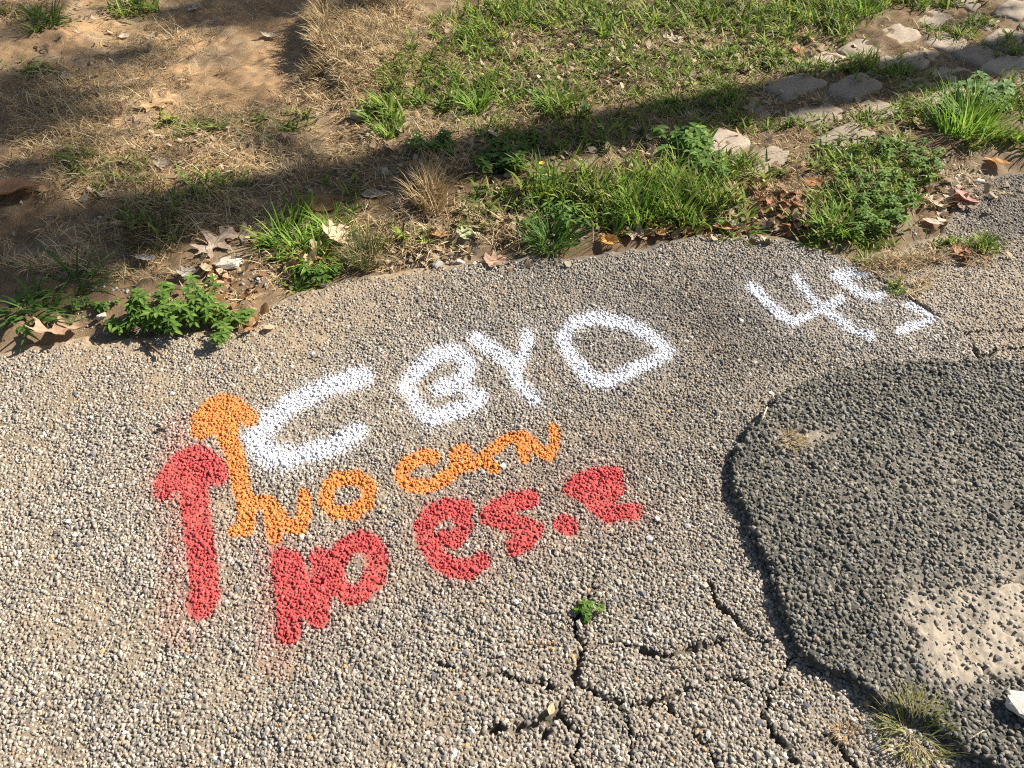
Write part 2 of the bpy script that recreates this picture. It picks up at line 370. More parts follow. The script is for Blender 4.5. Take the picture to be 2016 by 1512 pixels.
# stones
PAL = np.array([[.50, .43, .33], [.44, .40, .35], [.37, .32, .25], [.28, .245, .20], [.20, .185, .165], [.095, .095, .10], [.36, .255, .20], [.50, .31, .12], [.74, .70, .62]])
PAL = (PAL * .68 + PAL[:7].mean(0) * .32) * np.array([.90, .90, .90])
PW = np.array([.19, .17, .20, .19, .12, .05, .045, .015, .05])
PALD = np.array([[.15, .138, .105], [.12, .112, .088], [.18, .165, .128], [.085, .08, .068], [.22, .20, .16], [.14, .15, .15], [.27, .22, .16]])
PALD = PALD * np.array([1.06, 1.06, 1.10])
PWD = np.array([.26, .24, .18, .14, .1, .04, .04])
def stones_np(x, y, z, r, seed, sides=5, flat=0.25):
    """rounded angular pebbles, all in one array; returns V (n, k, 3) and F for one"""
    g = np.random.default_rng(seed); n = len(x)
    ang = (np.arange(sides) / sides * 2 * np.pi)[None, :] + g.random((n, 1)) * 6.28 + (g.random((n, sides)) - .5) * 0.9
    el = 0.46 + 0.54 * g.random((n, 1)); rot = g.random((n, 1)) * 6.28
    def ring(rad, zz):
        lx = np.cos(ang) * rad; ly = np.sin(ang) * rad * el
        return np.stack([x[:, None] + lx * np.cos(rot) - ly * np.sin(rot), y[:, None] + lx * np.sin(rot) + ly * np.cos(rot), z[:, None] + zz], -1)
    R0 = r[:, None]
    h = r * (flat + 0.3 * (g.random(n) - .5))
    tx, ty = (g.random((n, 1)) - .5) * 0.45, (g.random((n, 1)) - .5) * 0.45
    base = ring(R0 * (0.95 + 0.25 * (g.random((n, sides)) - .5)), -0.35 * R0 * np.ones((1, sides)))
    mid_r = R0 * (0.70 + 0.36 * (g.random((n, sides)) - .5))
    mid = ring(mid_r, h[:, None] * (0.92 + 0.4 * (g.random((n, sides)) - .5)) + mid_r * (np.cos(ang) * tx + np.sin(ang) * ty))
    apx = np.stack([x + (g.random(n) - .5) * r * .5, y + (g.random(n) - .5) * r * .5, z + h], -1)[:, None, :]
    V = np.concatenate([base, mid, apx], 1)
    F = []
    for k in range(sides):
        q = (k + 1) % sides
        F += [[k, q, sides + q], [k, sides + q, sides + k], [sides + k, sides + q, 2 * sides]]
    return V, np.array(F)
def pyr_np(x, y, z, r, seed, sides=5):
    g = np.random.default_rng(seed); n = len(x)
    ang = (np.arange(sides) / sides * 2 * np.pi)[None, :] + g.random((n, 1)) * 6.28 + (g.random((n, sides)) - .5) * 0.8
    rad = r[:, None] * (0.8 + 0.5 * g.random((n, sides)))
    base = np.stack([x[:, None] + np.cos(ang) * rad, y[:, None] + np.sin(ang) * rad, z[:, None] - 0.2 * r[:, None] + 0 * rad], -1)
    apx = np.stack([x + (g.random(n) - .5) * r * .7, y + (g.random(n) - .5) * r * .7, z + r * (0.4 + .5 * g.random(n))], -1)[:, None, :]
    F = np.array([[k, (k + 1) % sides, sides] for k in range(sides)])
    return np.concatenate([base, apx], 1), F
def hexpts(x0, x1, y0, y1, s, jit, seed):
    g = np.random.default_rng(seed)
    a = np.arange(x0, x1, s); b = np.arange(y0, y1, s * 0.866)
    X, Y = np.meshgrid(a, b); X = X + (np.arange(len(b)) % 2)[:, None] * s / 2
    X = X.ravel(); Y = Y.ravel()
    return X + (g.random(X.size) - .5) * 2 * jit * s, Y + (g.random(Y.size) - .5) * 2 * jit * s
def view_ok(x, y, mx=130, my=70):
    px, py = PX(x, y); return (px > -mx) & (px < 2016 + mx) & (py < 1512 + my)
def flat_mesh(V, F):
    n, k, _ = V.shape
    return V.reshape(-1, 3), (F[None] + (np.arange(n) * k)[:, None, None]).reshape(-1, 3)

def scatter_pavement():
    Vs, Fs, Cs, Ps, Gs = [], [], [], [], []
    big = []; n0 = 0
    for layer, (s, jit, r0, r1, seed) in enumerate(((0.0084, 0.48, 0.0034, 0.0072, 101), (0.0, 0, 0.0072, 0.0110, 102), (0.0074, 0.5, 0.0022, 0.0042, 103))):
        if layer == 1:
            g = np.random.default_rng(seed); n = 6500
            x = g.random(n) * 5.6 - 2.6; y = g.random(n) * 3.0 + 0.2
        else:
            x, y = hexpts(-2.6, 3.0, 0.2, 3.2, s, jit, seed)
        ok = view_ok(x, y) & (y < edge_y(x) + 0.015)
        x, y = x[ok], y[ok]
        sd = patch_amt(x, y); ca = crack_amt(x, y); dust, dark = zones(x, y)
        g = np.random.default_rng(seed + 50); n = len(x)
        px, py = PX(x, y)
        drop = (sd > 0.01) | (ca > 0.55) | (g.random(n) < dust * 0.45) | (y > edge_y(x) - 0.012 * g.random(n))
        coarse = 1 + 0.12 * sstep(900, 1500, py) * sstep(400, 1200, px)
        r = (r0 + (r1 - r0) * g.random(n) ** 1.4) * coarse
        k = ~drop
        x, y, r, ca, dust, dark, px, py = (a[k] for a in (x, y, r, ca, dust, dark, px, py)); n = len(x)
        z = und(x, y) + 0.0010 + (g.random(n) - .5) * 0.0026 - (layer == 2) * 0.0002 - ca * 0.012 - dust * r * 0.42
        c = PAL[g.choice(len(PAL), n, p=PW / PW.sum())]
        c = c * (0.8 + 0.4 * g.random((n, 1)))
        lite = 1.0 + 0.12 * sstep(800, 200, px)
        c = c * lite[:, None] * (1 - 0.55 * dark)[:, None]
        c = c * (1 - 0.4 * dust[:, None]) + TAN * 0.4 * dust[:, None]
        big_i = np.zeros(n, bool)
        if layer == 1:
            pa, gi, _ = paint_amt(x, y)
            cand = np.where((pa.max(1) < 0.1) & (px > 10) & (px < 2006) & (py < 1505))[0]
            dep = (y[cand] * C45 + CAM_H * S45)
            cand = cand[np.argsort(-(r[cand] / dep))][:300]
            big_i[cand] = True
            big = list(zip(x[cand], y[cand], z[cand], r[cand]))
        x, y, z, r, c = x[~big_i], y[~big_i], z[~big_i], r[~big_i], c[~big_i]
        V, F = (pyr_np if layer == 2 else stones_np)(x, y, z, r, seed + 7)
        kv = V.shape[1]; pv, fv = flat_mesh(V, F)
        pa, gi, glyphs = paint_amt(pv[:, 0], pv[:, 1])
        _, gc, _ = paint_amt(x, y)
        pa = pa * np.repeat(.72 + .36 * g.random((len(x), 1)), kv, 0)
        # recessed skirts take less paint than the tops
        Vs.append(pv); Fs.append(fv + n0); n0 += len(pv)
        Cs.append(np.repeat(c, kv, 0)); Ps.append(pa); Gs.append(np.repeat(gc, len(F)))
    V = np.concatenate(Vs); F = np.concatenate(Fs); C = np.concatenate(Cs); Pn = np.concatenate(Ps); Gf = np.concatenate(Gs)
    def sub(name, fm, parent):
        f = F[fm]; u = np.zeros(len(V), bool); u[f.ravel()] = True; rm = np.cumsum(u) - 1
        return mesh_np(name, V[u], rm[f], {'col': C[u], 'paint': Pn[u]}, M_ASPH, False, parent)
    ag = sub('aggregate', Gf < 0, pav); tag(ag, kind='stuff')
    return sub, Gf, glyphs, big
sub, Gf, glyphs, BIG = scatter_pavement()
LET = {2: tag(empty('spray_painted_lettering', (0.05, 1.5, 0)), 'large white spray painted capital letters and number running up the asphalt', 'lettering'),
       1: tag(empty('spray_painted_lettering', (-0.3, 1.2, 0)), 'orange spray painted arrow and small words below the white lettering', 'lettering'),
       0: tag(empty('spray_painted_lettering', (-0.2, 1.0, 0)), 'red spray painted arrow and letters nearest the viewer', 'lettering')}
bpy.context.view_layer.update()
for k, (ch, g) in enumerate(glyphs):
    if not (Gf == k).any(): continue
    o = sub('painted_arrow' if g == 'arrow' else 'painted_dot' if g == 'dot' else 'painted_letter', Gf == k, None)
    o.parent = LET[ch]; o.matrix_parent_inverse = LET[ch].matrix_world.inverted()

# three hundred largest single stones: shared pebble shapes
def pebble(name, seed, sub_=1):
    import bmesh
    g = random.Random(seed); bm = bmesh.new(); bmesh.ops.create_icosphere(bm, subdivisions=sub_, radius=1.0)
    ax = [Vector((g.gauss(0, 1), g.gauss(0, 1), g.gauss(0, 1))).normalized() for _ in range(7)]
    for v in bm.verts:
        d = v.co.normalized(); k = 1.0
        for a in ax: 
            q = d.dot(a)
            if q > 0.55: k = min(k, 0.55 / q * 1.18)
        v.co = d * k * (1 + 0.06 * g.uniform(-1, 1)); v.co.z *= 0.6; v.co.y *= 0.8
    me = bpy.data.meshes.new(name); bm.to_mesh(me); bm.free(); return me
M_STONE = stone_mat('pavement_stone', [(0.0, (.48, .42, .33)), (.2, (.42, .39, .35)), (.36, (.35, .31, .25)), (.52, (.27, .24, .20)), (.66, (.19, .18, .17)), (.76, (.70, .66, .58)), (.84, (.38, .29, .23)), (.9, (.11, .11, .12)), (.96, (.48, .32, .15))])
M_STONED = stone_mat('patch_stone', [(0.0, (.17, .155, .12)), (.25, (.13, .12, .095)), (.5, (.21, .19, .15)), (.7, (.10, .095, .08)), (.85, (.26, .24, .20))])
PEB = [pebble('stone', 900 + i, 1) for i in range(8)]
PEBD = [p.copy() for p in PEB]
for p in PEB: p.materials.append(M_STONE)
for p in PEBD: p.materials.append(M_STONED)
def put_stones(lst, meshes, parent):
    for i, (x, y, z, r) in enumerate(lst):
        o = bpy.data.objects.new('stone', meshes[i % len(meshes)]); col.objects.link(o); o.parent = parent
        o.location = (x, y, z); s = r * 1.05
        o.scale = (s * random.uniform(.9, 1.15), s * random.uniform(.85, 1.05), s * random.uniform(.8, 1.0))
        o.rotation_euler = (random.uniform(-.3, .3), random.uniform(-.3, .3), random.uniform(0, 6.28))
put_stones(BIG, PEB, pav)

# ------------------------------------------------------------------ dark raised patch
pxs = np.arange(0.25, 3.0, 0.0055); pys = np.arange(0.1, 1.95, 0.0055)
PNX, PNY = len(pxs), len(pys)
hx, hy = np.meshgrid(pxs, pys); hx = hx.ravel(); hy = hy.ravel()
sdp = patch_amt(hx, hy); kp = (sdp > -0.006) & view_ok(hx, hy, 260, 150)
idm = np.arange(PNX * PNY).reshape(PNY, PNX)
Q = np.stack([idm[:-1, :-1], idm[:-1, 1:], idm[1:, 1:], idm[1:, :-1]], -1).reshape(-1, 4); Q = Q[kp[Q].all(1)]
used = np.zeros(hx.size, bool); used[Q.ravel()] = True; remap = np.cumsum(used) - 1
hx, hy, sdp, Q = hx[used], hy[used], sdp[used], remap[Q]
def pcrack(x, y):
    a = np.zeros(np.shape(x)); jx = x + (fbm(x, y, 0.02, 61, 2) - .5) * .02; jy = y + (fbm(x, y, 0.02, 62, 2) - .5) * .02
    for c in PCRACKS: a = np.maximum(a, (1 - sstep(0.001, 0.0045, seg_dist(jx, jy, c))) * sstep(.3, .45, noise(x, y, .04, 64)))
    return a
def patch_z(x, y, sd):
    up = 0.35 + 0.65 * sstep(1.75, 1.30, y)
    return und(x, y) * 0.6 + np.where(sd < 0, -0.02, 0.001) + 0.021 * up * sstep(-0.004, 0.012, sd) + (fbm(x, y, 0.05, 63, 2) - .5) * 0.008
pdst = patch_dust(hx, hy); pcr = pcrack(hx, hy)
hz = patch_z(hx, hy, sdp) + (rng.random(hx.size) - .5) * 0.006 - 0.01 * pcr
pc = np.array([0.075, 0.070, 0.058]) * (0.75 + 0.5 * rng.random((hx.size, 1)))
pc = (pc * (1 - pdst[:, None]) + np.array([.42, .35, .265]) * pdst[:, None]) * (1 - 0.6 * pcr[:, None])
patch = mesh_np('asphalt_patch', np.stack([hx, hy, hz], 1), Q, {'col': pc, 'paint': np.zeros((hx.size, 3))}, M_ASPH, True)
tag(patch, 'darker raised asphalt repair patch with a rough broken edge', kind='structure')
def scatter_patch():
    Vs, Fs, Cs = [], [], []; n0 = 0; big = []
    for layer, (s, jit, r0, r1, seed) in enumerate(((0.0096, 0.46, 0.0050, 0.0092, 201), (0.0, 0, 0.0102, 0.0140, 202), (0.0080, 0.5, 0.0024, 0.0044, 203))):
        if layer == 1:
            g = np.random.default_rng(seed); n = 1500; x = g.random(n) * 2.6 + 0.3; y = g.random(n) * 1.8 + 0.15
        else: x, y = hexpts(0.3, 2.9, 0.15, 1.95, s, jit, seed)
        sd = patch_amt(x, y); g = np.random.default_rng(seed + 50)
        du = patch_dust(x, y)
        k = (sd > 0.0) & view_ok(x, y, 200, 120) & (pcrack(x, y) < 0.5) & (g.random(len(x)) > du * 0.5)
        x, y, sd, du = x[k], y[k], sd[k], du[k]; n = len(x)
        r = r0 + (r1 - r0) * g.random(n) ** 1.3
        z = patch_z(x, y, sd) + .0005 + (g.random(n) - .5) * .0055 - du * .0035
        c = PALD[g.choice(len(PALD), n, p=PWD / PWD.sum())] * (0.75 + 0.5 * g.random((n, 1)))
        c = c * (1 - 0.6 * du[:, None]) + np.array([.46, .40, .32]) * 0.6 * du[:, None]
        px, py = PX(x, y); bi = np.zeros(n, bool)
        if layer == 1:
            cand = np.where((px < 2010) & (py < 1505))[0]; cand = cand[np.argsort(-r[cand] / (y[cand] * C45 + CAM_H * S45))][:220]
            bi[cand] = True; big = list(zip(x[cand], y[cand], z[cand], r[cand]))
        V, F = (pyr_np(x[~bi], y[~bi], z[~bi], r[~bi], seed + 7) if layer == 2 else stones_np(x[~bi], y[~bi], z[~bi], r[~bi], seed + 7, 5, .40))
        kv = V.shape[1]; pv, fv = flat_mesh(V, F)
        Vs.append(pv); Fs.append(fv + n0); n0 += len(pv); Cs.append(np.repeat(c[~bi], kv, 0))
    V = np.concatenate(Vs)
    ag = mesh_np('aggregate', V, np.concatenate(Fs), {'col': np.concatenate(Cs), 'paint': np.zeros((len(V), 3))}, M_ASPH, False, patch)
    tag(ag, kind='stuff'); put_stones(big, PEBD, patch)
scatter_patch()

# the road going on behind and to the sides of the viewer
def far_asphalt():
    m, t, b = new_mat('asphalt_far')
    P = node(t, 'ShaderNodeNewGeometry').outputs['Position']
    v = node(t, 'ShaderNodeTexVoronoi'); v.inputs['Scale'].default_value = 95; t.links.new(P, v.inputs['Vector'])
    c = ramp_n(t, v.outputs['Color'], [(0.1, (.14, .12, .09)), (.5, (.30, .26, .2)), (.9, (.45, .40, .33))])
    t.links.new(c, b.inputs['Base Color']); b.inputs['Roughness'].default_value = 0.9
    inv = math_n(t, 'SUBTRACT', 1.0, v.outputs['Distance']); bump_n(t, inv, 0.8, 0.006, b)
    return m
ex = np.concatenate([[-60], EX[EX < 60], [60]]); ey = np.concatenate([[EY[0]], EY, [EY[-1]]])
n = len(ex)
V = np.concatenate([np.stack([ex, ey + 0.0, np.full(n, -0.024)], 1), np.stack([ex, np.full(n, -60.0), np.full(n, -0.024)], 1)])
F = np.array([[i, n + i, n + i + 1, i + 1] for i in range(n - 1)])
tag(mesh_np('road', V, F, None, far_asphalt()), 'plain asphalt road going on round the viewer', kind='structure')

# ------------------------------------------------------------------ soil
def soil_z(x, y):
    e = y - edge_y(x); px, py = PX(x, y)
    z = -0.012 + 0.030 * sstep(-0.01, 0.16, e) + (fbm(x, y, 0.6, 71, 3) - .5) * 0.05 * sstep(0.05, 0.5, e) + (fbm(x, y, 0.07, 72, 3) - .5) * 0.034 * sstep(0, .1, e)
    # dry turf standing above the hollow of bare dirt
    lx = np.interp(py, [-60, 40, 100, 170, 260], [700, 625, 618, 640, 760]) + 26 * (fbm(x, y, 0.12, 73) - .5)
    z = z + 0.065 * sstep(-12, 16, px - lx) * sstep(980, 700, px) * sstep(230, 140, py)
    z = z - 0.03 * sstep(120, 260, px) * sstep(640, 560, px) * sstep(250, 120, py)
    z = z + (fbm(x, y, 0.03, 74, 2) - .5) * 0.020 * sstep(0, .1, e)
    return z
def green_bias(px, py):
    g = sstep(720, 900, px + (py - 150) * 0.35) * sstep(1500, 300, py)
    return g
def soil_col(x, y):
    px, py = PX(x, y); n = len(x)
    dirt = np.array([0.48, 0.305, 0.16]); brown = np.array([0.26, 0.172, 0.095]); dk = np.array([0.115, 0.08, 0.05]); pale = np.array([0.34, 0.265, 0.175])
    bare = np.exp(-(((px - 470) / 190) ** 2 + ((py - 100) / 110) ** 2)) + 0.8 * np.exp(-(((px - 250) / 150) ** 2 + ((py - 300) / 120) ** 2)) + 0.6 * np.exp(-(((px - 100) / 200) ** 2 + ((py - 40) / 60) ** 2))
    bare = np.clip(bare * 1.4 * (0.5 + fbm(x, y, 0.2, 75)), 0, 1)[:, None]
    gb = green_bias(px, py)[:, None]
    c = brown * (1 - bare) + dirt * bare
    c = c * (1 - gb) + (dk * 0.45 + brown * 0.55) * gb
    p = sstep(0.5, 0.7, fbm(x, y, 0.12, 76))[:, None]
    c = c * (1 - 0.55 * p) + pale * 0.55 * p
    e = (y - edge_y(x))[:, None]
    sand = np.exp(-np.clip(e, 0, None) / 0.07) * 0.8 * (1 - sstep(900, 1100, px))[:, None]
    c = c * (1 - sand) + np.array([0.30, 0.225, 0.145]) * sand
    return c * (0.72 + 0.56 * fbm(x, y, 0.02, 77, 2))[:, None]
ss = 0.015
xs = np.arange(-4.2, 4.6, ss); ys = np.arange(1.3, 6.2, ss); SNX, SNY = len(xs), len(ys)
sx, sy = np.meshgrid(xs, ys); sx = sx.ravel(); sy = sy.ravel()
sx = sx + (rng.random(sx.size) - .5) * ss * .6; sy = sy + (rng.random(sy.size) - .5) * ss * .6
kp = (sy > edge_y(sx) - 0.05 + (fbm(sx, sy, 0.06, 78) - .5) * 0.05)
idm = np.arange(SNX * SNY).reshape(SNY, SNX)
Q = np.stack([idm[:-1, :-1], idm[:-1, 1:], idm[1:, 1:], idm[1:, :-1]], -1).reshape(-1, 4); Q = Q[kp[Q].all(1)]
used = np.zeros(sx.size, bool); used[Q.ravel()] = True; remap = np.cumsum(used) - 1
sx, sy, Q = sx[used], sy[used], remap[Q]
sz = soil_z(sx, sy) + (rng.random(sx.size) - .5) * 0.004
soil = mesh_np('soil', np.stack([sx, sy, sz], 1), Q, {'col': soil_col(sx, sy)}, M_SOIL, True)
tag(soil, 'bare brown dirt and thin lawn soil beside the asphalt', kind='structure')
def far_ground():
    m, t, b = new_mat('lawn_far')
    P = node(t, 'ShaderNodeNewGeometry').outputs['Position']
    c = ramp_n(t, noise_n(t, 1.4, 6, 0.7, P), [(0.35, (.16, .11, .06)), (.5, (.12, .12, .045)), (.65, (.07, .12, .03))])
    f = ramp_n(t, noise_n(t, 60, 4, 0.8, P), [(0.2, (.6,) * 3), (.8, (1.4,) * 3)])
    t.links.new(mixc(t, 1.0, c, f, 'MULTIPLY'), b.inputs['Base Color']); b.inputs['Roughness'].default_value = 0.95
    bump_n(t, noise_n(t, 80, 4, 0.8, P), 1.0, 0.03, b); return m
V = np.array([(-400, -400, -0.05), (400, -400, -0.05), (400, 800, -0.05), (-400, 800, -0.05)], float)
tag(mesh_np('ground', V, np.array([[0, 1, 2, 3]]), None, far_ground()), 'lawn ground going on into the distance', kind='structure')

def gz(x, y):
    x = np.asarray(x, float); y = np.asarray(y, float)
    z = np.where(y > edge_y(x) - 0.02, soil_z(x, y), und(x, y) + 0.002)
    near = np.atleast_1d((x > .3) & (y < 1.95))
    if near.any():
        xa, ya, za = np.atleast_1d(x), np.atleast_1d(y), np.atleast_1d(z).copy(); sdn = patch_amt(xa[near], ya[near])
        za[near] = np.where(sdn > 0, patch_z(xa[near], ya[near], sdn) + .004, za[near]); z = za.reshape(np.shape(z))
    return z
def at(px, py):
    x, y = G(px, py); z = float(gz(x, y))
    x, y = G(px, py, z); return float(x), float(y), float(gz(x, y))

# ------------------------------------------------------------------ blades of grass and straw
def blades(x, y, z, L, W, az, lean, bend, c, seed, segs=3):
    """curved tapering blades; lean is the angle from vertical at the root (rad), bend adds along the blade"""
    g = np.random.default_rng(seed); n = len(x)
    p = np.stack([x, y, z], 1); V = np.zeros((n, 2 * segs + 1, 3))
    sx_, sy_ = -np.sin(az), np.cos(az); tw = (g.random(n) - .5) * 1.2
    a = lean.copy(); step = L / segs
    for k in range(segs + 1):
        if k < segs:
            wd = W * (1.0, 0.9, 0.62, 0.4)[k] * 0.5
            ox, oy, oz = sx_ * wd * np.cos(tw), sy_ * wd * np.cos(tw), wd * np.sin(tw)
            o = np.stack([ox, oy, oz], 1); V[:, 2 * k] = p - o; V[:, 2 * k + 1] = p + o
        else: V[:, 2 * segs] = p
        p = p + np.stack([np.cos(az) * np.sin(a), np.sin(az) * np.sin(a), np.cos(a)], 1) * step[:, None]
        a = np.minimum(a + bend / segs, 2.3)
    F = []
    for k in range(segs - 1): F += [[2 * k, 2 * k + 1, 2 * k + 3], [2 * k, 2 * k + 3, 2 * k + 2]]
    F += [[2 * segs - 2, 2 * segs - 1, 2 * segs]]
    pv, fv = flat_mesh(V, np.array(F))
    zmin = gz(pv[:, 0], pv[:, 1]) + 0.0025
    pv[:, 2] = np.maximum(pv[:, 2], zmin)
    return pv, fv, np.repeat(c, 2 * segs + 1, 0)
GREENS = np.array([[.17, .26, .035], [.23, .33, .04], [.30, .37, .055], [.11, .19, .035], [.36, .37, .10], [.13, .22, .05], [.27, .25, .10]])
STRAWS = np.array([[.56, .42, .22], [.47, .33, .16], [.62, .50, .30], [.38, .26, .13], [.28, .19, .10], [.54, .44, .27]])
def pick(g, P, n, var=.25): return P[g.integers(0, len(P), n)] * (1 - var + 2 * var * g.random((n, 1)))

# (px, py, rx, ry, number, blade length m, width m, upright 0..1)
GREEN = [(930, 85, 60, 45, 900, .07, .005, .5), (1000, 40, 60, 40, 800, .08, .005, .6), (1120, 35, 90, 35, 1100, .07, .005, .5), (1190, 70, 60, 40, 600, .07, .006, .5), (1290, 40, 80, 40, 900, .07, .005, .5),
         (1400, 25, 80, 30, 1000, .07, .005, .5), (1500, 60, 70, 40, 900, .07, .005, .5), (1560, 25, 70, 30, 900, .07, .005, .6), (1680, 20, 70, 20, 900, .08, .005, .6), (1790, 8, 80, 14, 700, .08, .005, .6), (1640, 60, 50, 30, 600, .07, .005, .6),
         (860, 150, 60, 40, 800, .06, .004, .4), (790, 185, 50, 40, 700, .06, .004, .4), (760, 235, 35, 30, 350, .08, .005, .6), (900, 205, 70, 35, 650, .06, .005, .5), (985, 195, 60, 30, 500, .07, .005, .5),
         (1080, 200, 60, 40, 500, .06, .004, .4), (1100, 225, 50, 25, 380, .08, .006, .6), (1010, 130, 90, 40, 500, .05, .004, .4), (1130, 140, 90, 40, 700, .05, .004, .4), (1240, 140, 80, 40, 800, .055, .004, .4), (1340, 150, 80, 45, 900, .055, .004, .4),
         (1440, 120, 80, 40, 800, .055, .004, .4), (1530, 130, 60, 30, 500, .055, .004, .4), (1300, 215, 100, 35, 800, .055, .004, .4), (1420, 200, 60, 35, 600, .06, .004, .4), (1200, 270, 120, 35, 600, .06, .005, .4),
         (1050, 300, 120, 40, 500, .06, .005, .4), (950, 270, 60, 30, 200, .06, .004, .4),
         (1090, 390, 70, 40, 520, .09, .0055, .75), (1180, 400, 60, 40, 420, .09, .0055, .7), (1260, 390, 55, 45, 480, .10, .005, .8), (1330, 400, 55, 45, 480, .10, .005, .8), (1400, 390, 50, 45, 420, .09, .005, .75), (1200, 440, 90, 22, 420, .07, .005, .6),
         (1330, 440, 80, 16, 380, .07, .005, .6), (1450, 420, 45, 30, 220, .07, .005, .6), (1360, 300, 50, 30, 240, .06, .008, .5), (1460, 350, 60, 35, 380, .06, .006, .5), (1000, 400, 60, 40, 250, .06, .005, .5), (940, 440, 60, 30, 160, .06, .005, .4),
         (1640, 330, 60, 40, 700, .05, .005, .4), (1720, 320, 60, 45, 900, .05, .005, .45), (1640, 420, 60, 40, 800, .055, .005, .5), (1730, 410, 60, 45, 900, .055, .005, .5), (1800, 350, 40, 40, 500, .05, .005, .45), (1700, 470, 60, 18, 500, .045, .004, .4), (1600, 470, 30, 14, 200, .05, .005, .5),
         (1600, 140, 40, 18, 350, .06, .004, .5), (1690, 140, 45, 20, 450, .06, .004, .5), (1760, 150, 50, 18, 400, .06, .004, .5), (1830, 190, 60, 25, 500, .05, .004, .5), (1700, 245, 40, 18, 300, .05, .004, .5), (1800, 230, 50, 30, 500, .06, .004, .5),
         (1890, 70, 40, 16, 260, .06, .004, .5), (1920, 50, 40, 10, 200, .06, .004, .5), (1980, 100, 40, 20, 300, .06, .004, .5), (1830, 65, 30, 8, 150, .05, .004, .5), (1990, 190, 40, 40, 500, .06, .005, .6), (1960, 290, 60, 18, 350, .06, .005, .6), (1560, 255, 50, 14, 260, .05, .004, .5), (1460, 260, 40, 18, 260, .05, .004, .5),
         (600, 500, 45, 25, 200, .06, .006, .5), (580, 450, 40, 25, 130, .08, .006, .7), (650, 520, 30, 18, 120, .05, .005, .4), (80, 45, 50, 15, 200, .07, .006, .35), (270, 22, 60, 14, 220, .08, .006, .5), (60, 140, 50, 22, 120, .05, .005, .3), (420, 265, 70, 18, 300, .045, .004, .3), (330, 250, 30, 12, 110, .05, .004, .4), (560, 255, 60, 25, 180, .05, .005, .3),
         (170, 330, 60, 30, 240, .05, .004, .4), (270, 345, 50, 25, 150, .05, .004, .4), (240, 370, 80, 30, 130, .05, .004, .4), (430, 370, 60, 25, 260, .05, .004, .5), (300, 440, 60, 35, 260, .07, .004, .6), (390, 400, 70, 25, 220, .06, .004, .5), (690, 400, 60, 30, 160, .05, .004, .4), (820, 480, 50, 20, 80, .05, .005, .4), (520, 490, 30, 10, 40, .05, .005, .4),
         (1330, 80, 180, 70, 700, .05, .004, .35), (1100, 100, 140, 80, 600, .05, .004, .35), (1760, 565, 14, 6, 70, .03, .003, .6), (1940, 488, 28, 10, 200, .05, .004, .6), (1860, 490, 30, 8, 120, .04, .004, .5), (1700, 515, 20, 16, 160, .05, .003, .5), (1690, 480, 40, 14, 200, .04, .004, .5)]
STRAW = [(690, 100, 70, 55, 2600, .06, .0028, .35), (760, 40, 60, 35, 1300, .06, .0028, .35), (680, 190, 80, 40, 1500, .06, .0025, .2), (780, 120, 50, 60, 1300, .05, .0025, .3), (640, 60, 12, 30, 420, .09, .003, .55), (632, 110, 10, 35, 420, .08, .003, .45),
         (180, 210, 120, 60, 900, .08, .0025, .15), (90, 190, 90, 50, 700, .07, .0025, .2), (330, 80, 110, 50, 600, .07, .0025, .2), (280, 150, 130, 60, 700, .06, .0022, .15), (150, 280, 110, 50, 1000, .08, .0025, .15), (460, 250, 140, 50, 1300, .05, .0022, .12), (560, 330, 130, 60, 1300, .05, .0022, .15), (350, 330, 140, 60, 1100, .06, .0022, .15),
         (150, 350, 140, 60, 700, .06, .0024, .2), (330, 430, 110, 50, 900, .08, .0025, .35), (180, 480, 140, 40, 300, .06, .0025, .2), (110, 530, 80, 16, 260, .07, .0025, .2), (250, 545, 110, 18, 160, .05, .0024, .2), (480, 420, 110, 40, 500, .06, .0025, .3), (720, 330, 100, 60, 800, .06, .0022, .25), (870, 330, 70, 50, 500, .08, .0024, .3), (850, 400, 20, 28, 420, .10, .0026, .75),
         (900, 150, 200, 100, 1400, .05, .0022, .2), (1100, 120, 220, 100, 2600, .045, .0024, .15), (1320, 120, 220, 100, 2600, .045, .0024, .15), (1480, 80, 150, 80, 1200, .045, .0024, .15), (1000, 260, 200, 60, 1300, .05, .0022, .2), (1250, 250, 200, 50, 1100, .05, .0022, .2), (1500, 240, 160, 60, 700, .05, .0022, .2), (950, 440, 130, 50, 700, .06, .0024, .25),
         (760, 480, 110, 60, 600, .06, .0024, .25), (1250, 380, 180, 70, 700, .06, .0024, .35), (1500, 380, 130, 70, 600, .05, .0024, .2), (1680, 200, 200, 90, 700, .05, .0022, .2), (1700, 380, 140, 90, 600, .05, .0024, .3), (1900, 60, 120, 60, 400, .05, .0022, .2), (1740, 520, 90, 20, 700, .045, .002, .4), (1860, 510, 70, 16, 320, .045, .002, .3), (1790, 560, 50, 30, 160, .04, .002, .3), (1870, 350, 80, 40, 300, .05, .0024, .2),
         (560, 540, 60, 30, 180, .05, .0024, .2), (440, 600, 70, 40, 140, .05, .0024, .15), (60, 20, 80, 30, 500, .06, .003, .2), (450, 20, 200, 30, 300, .06, .0025, .2)]
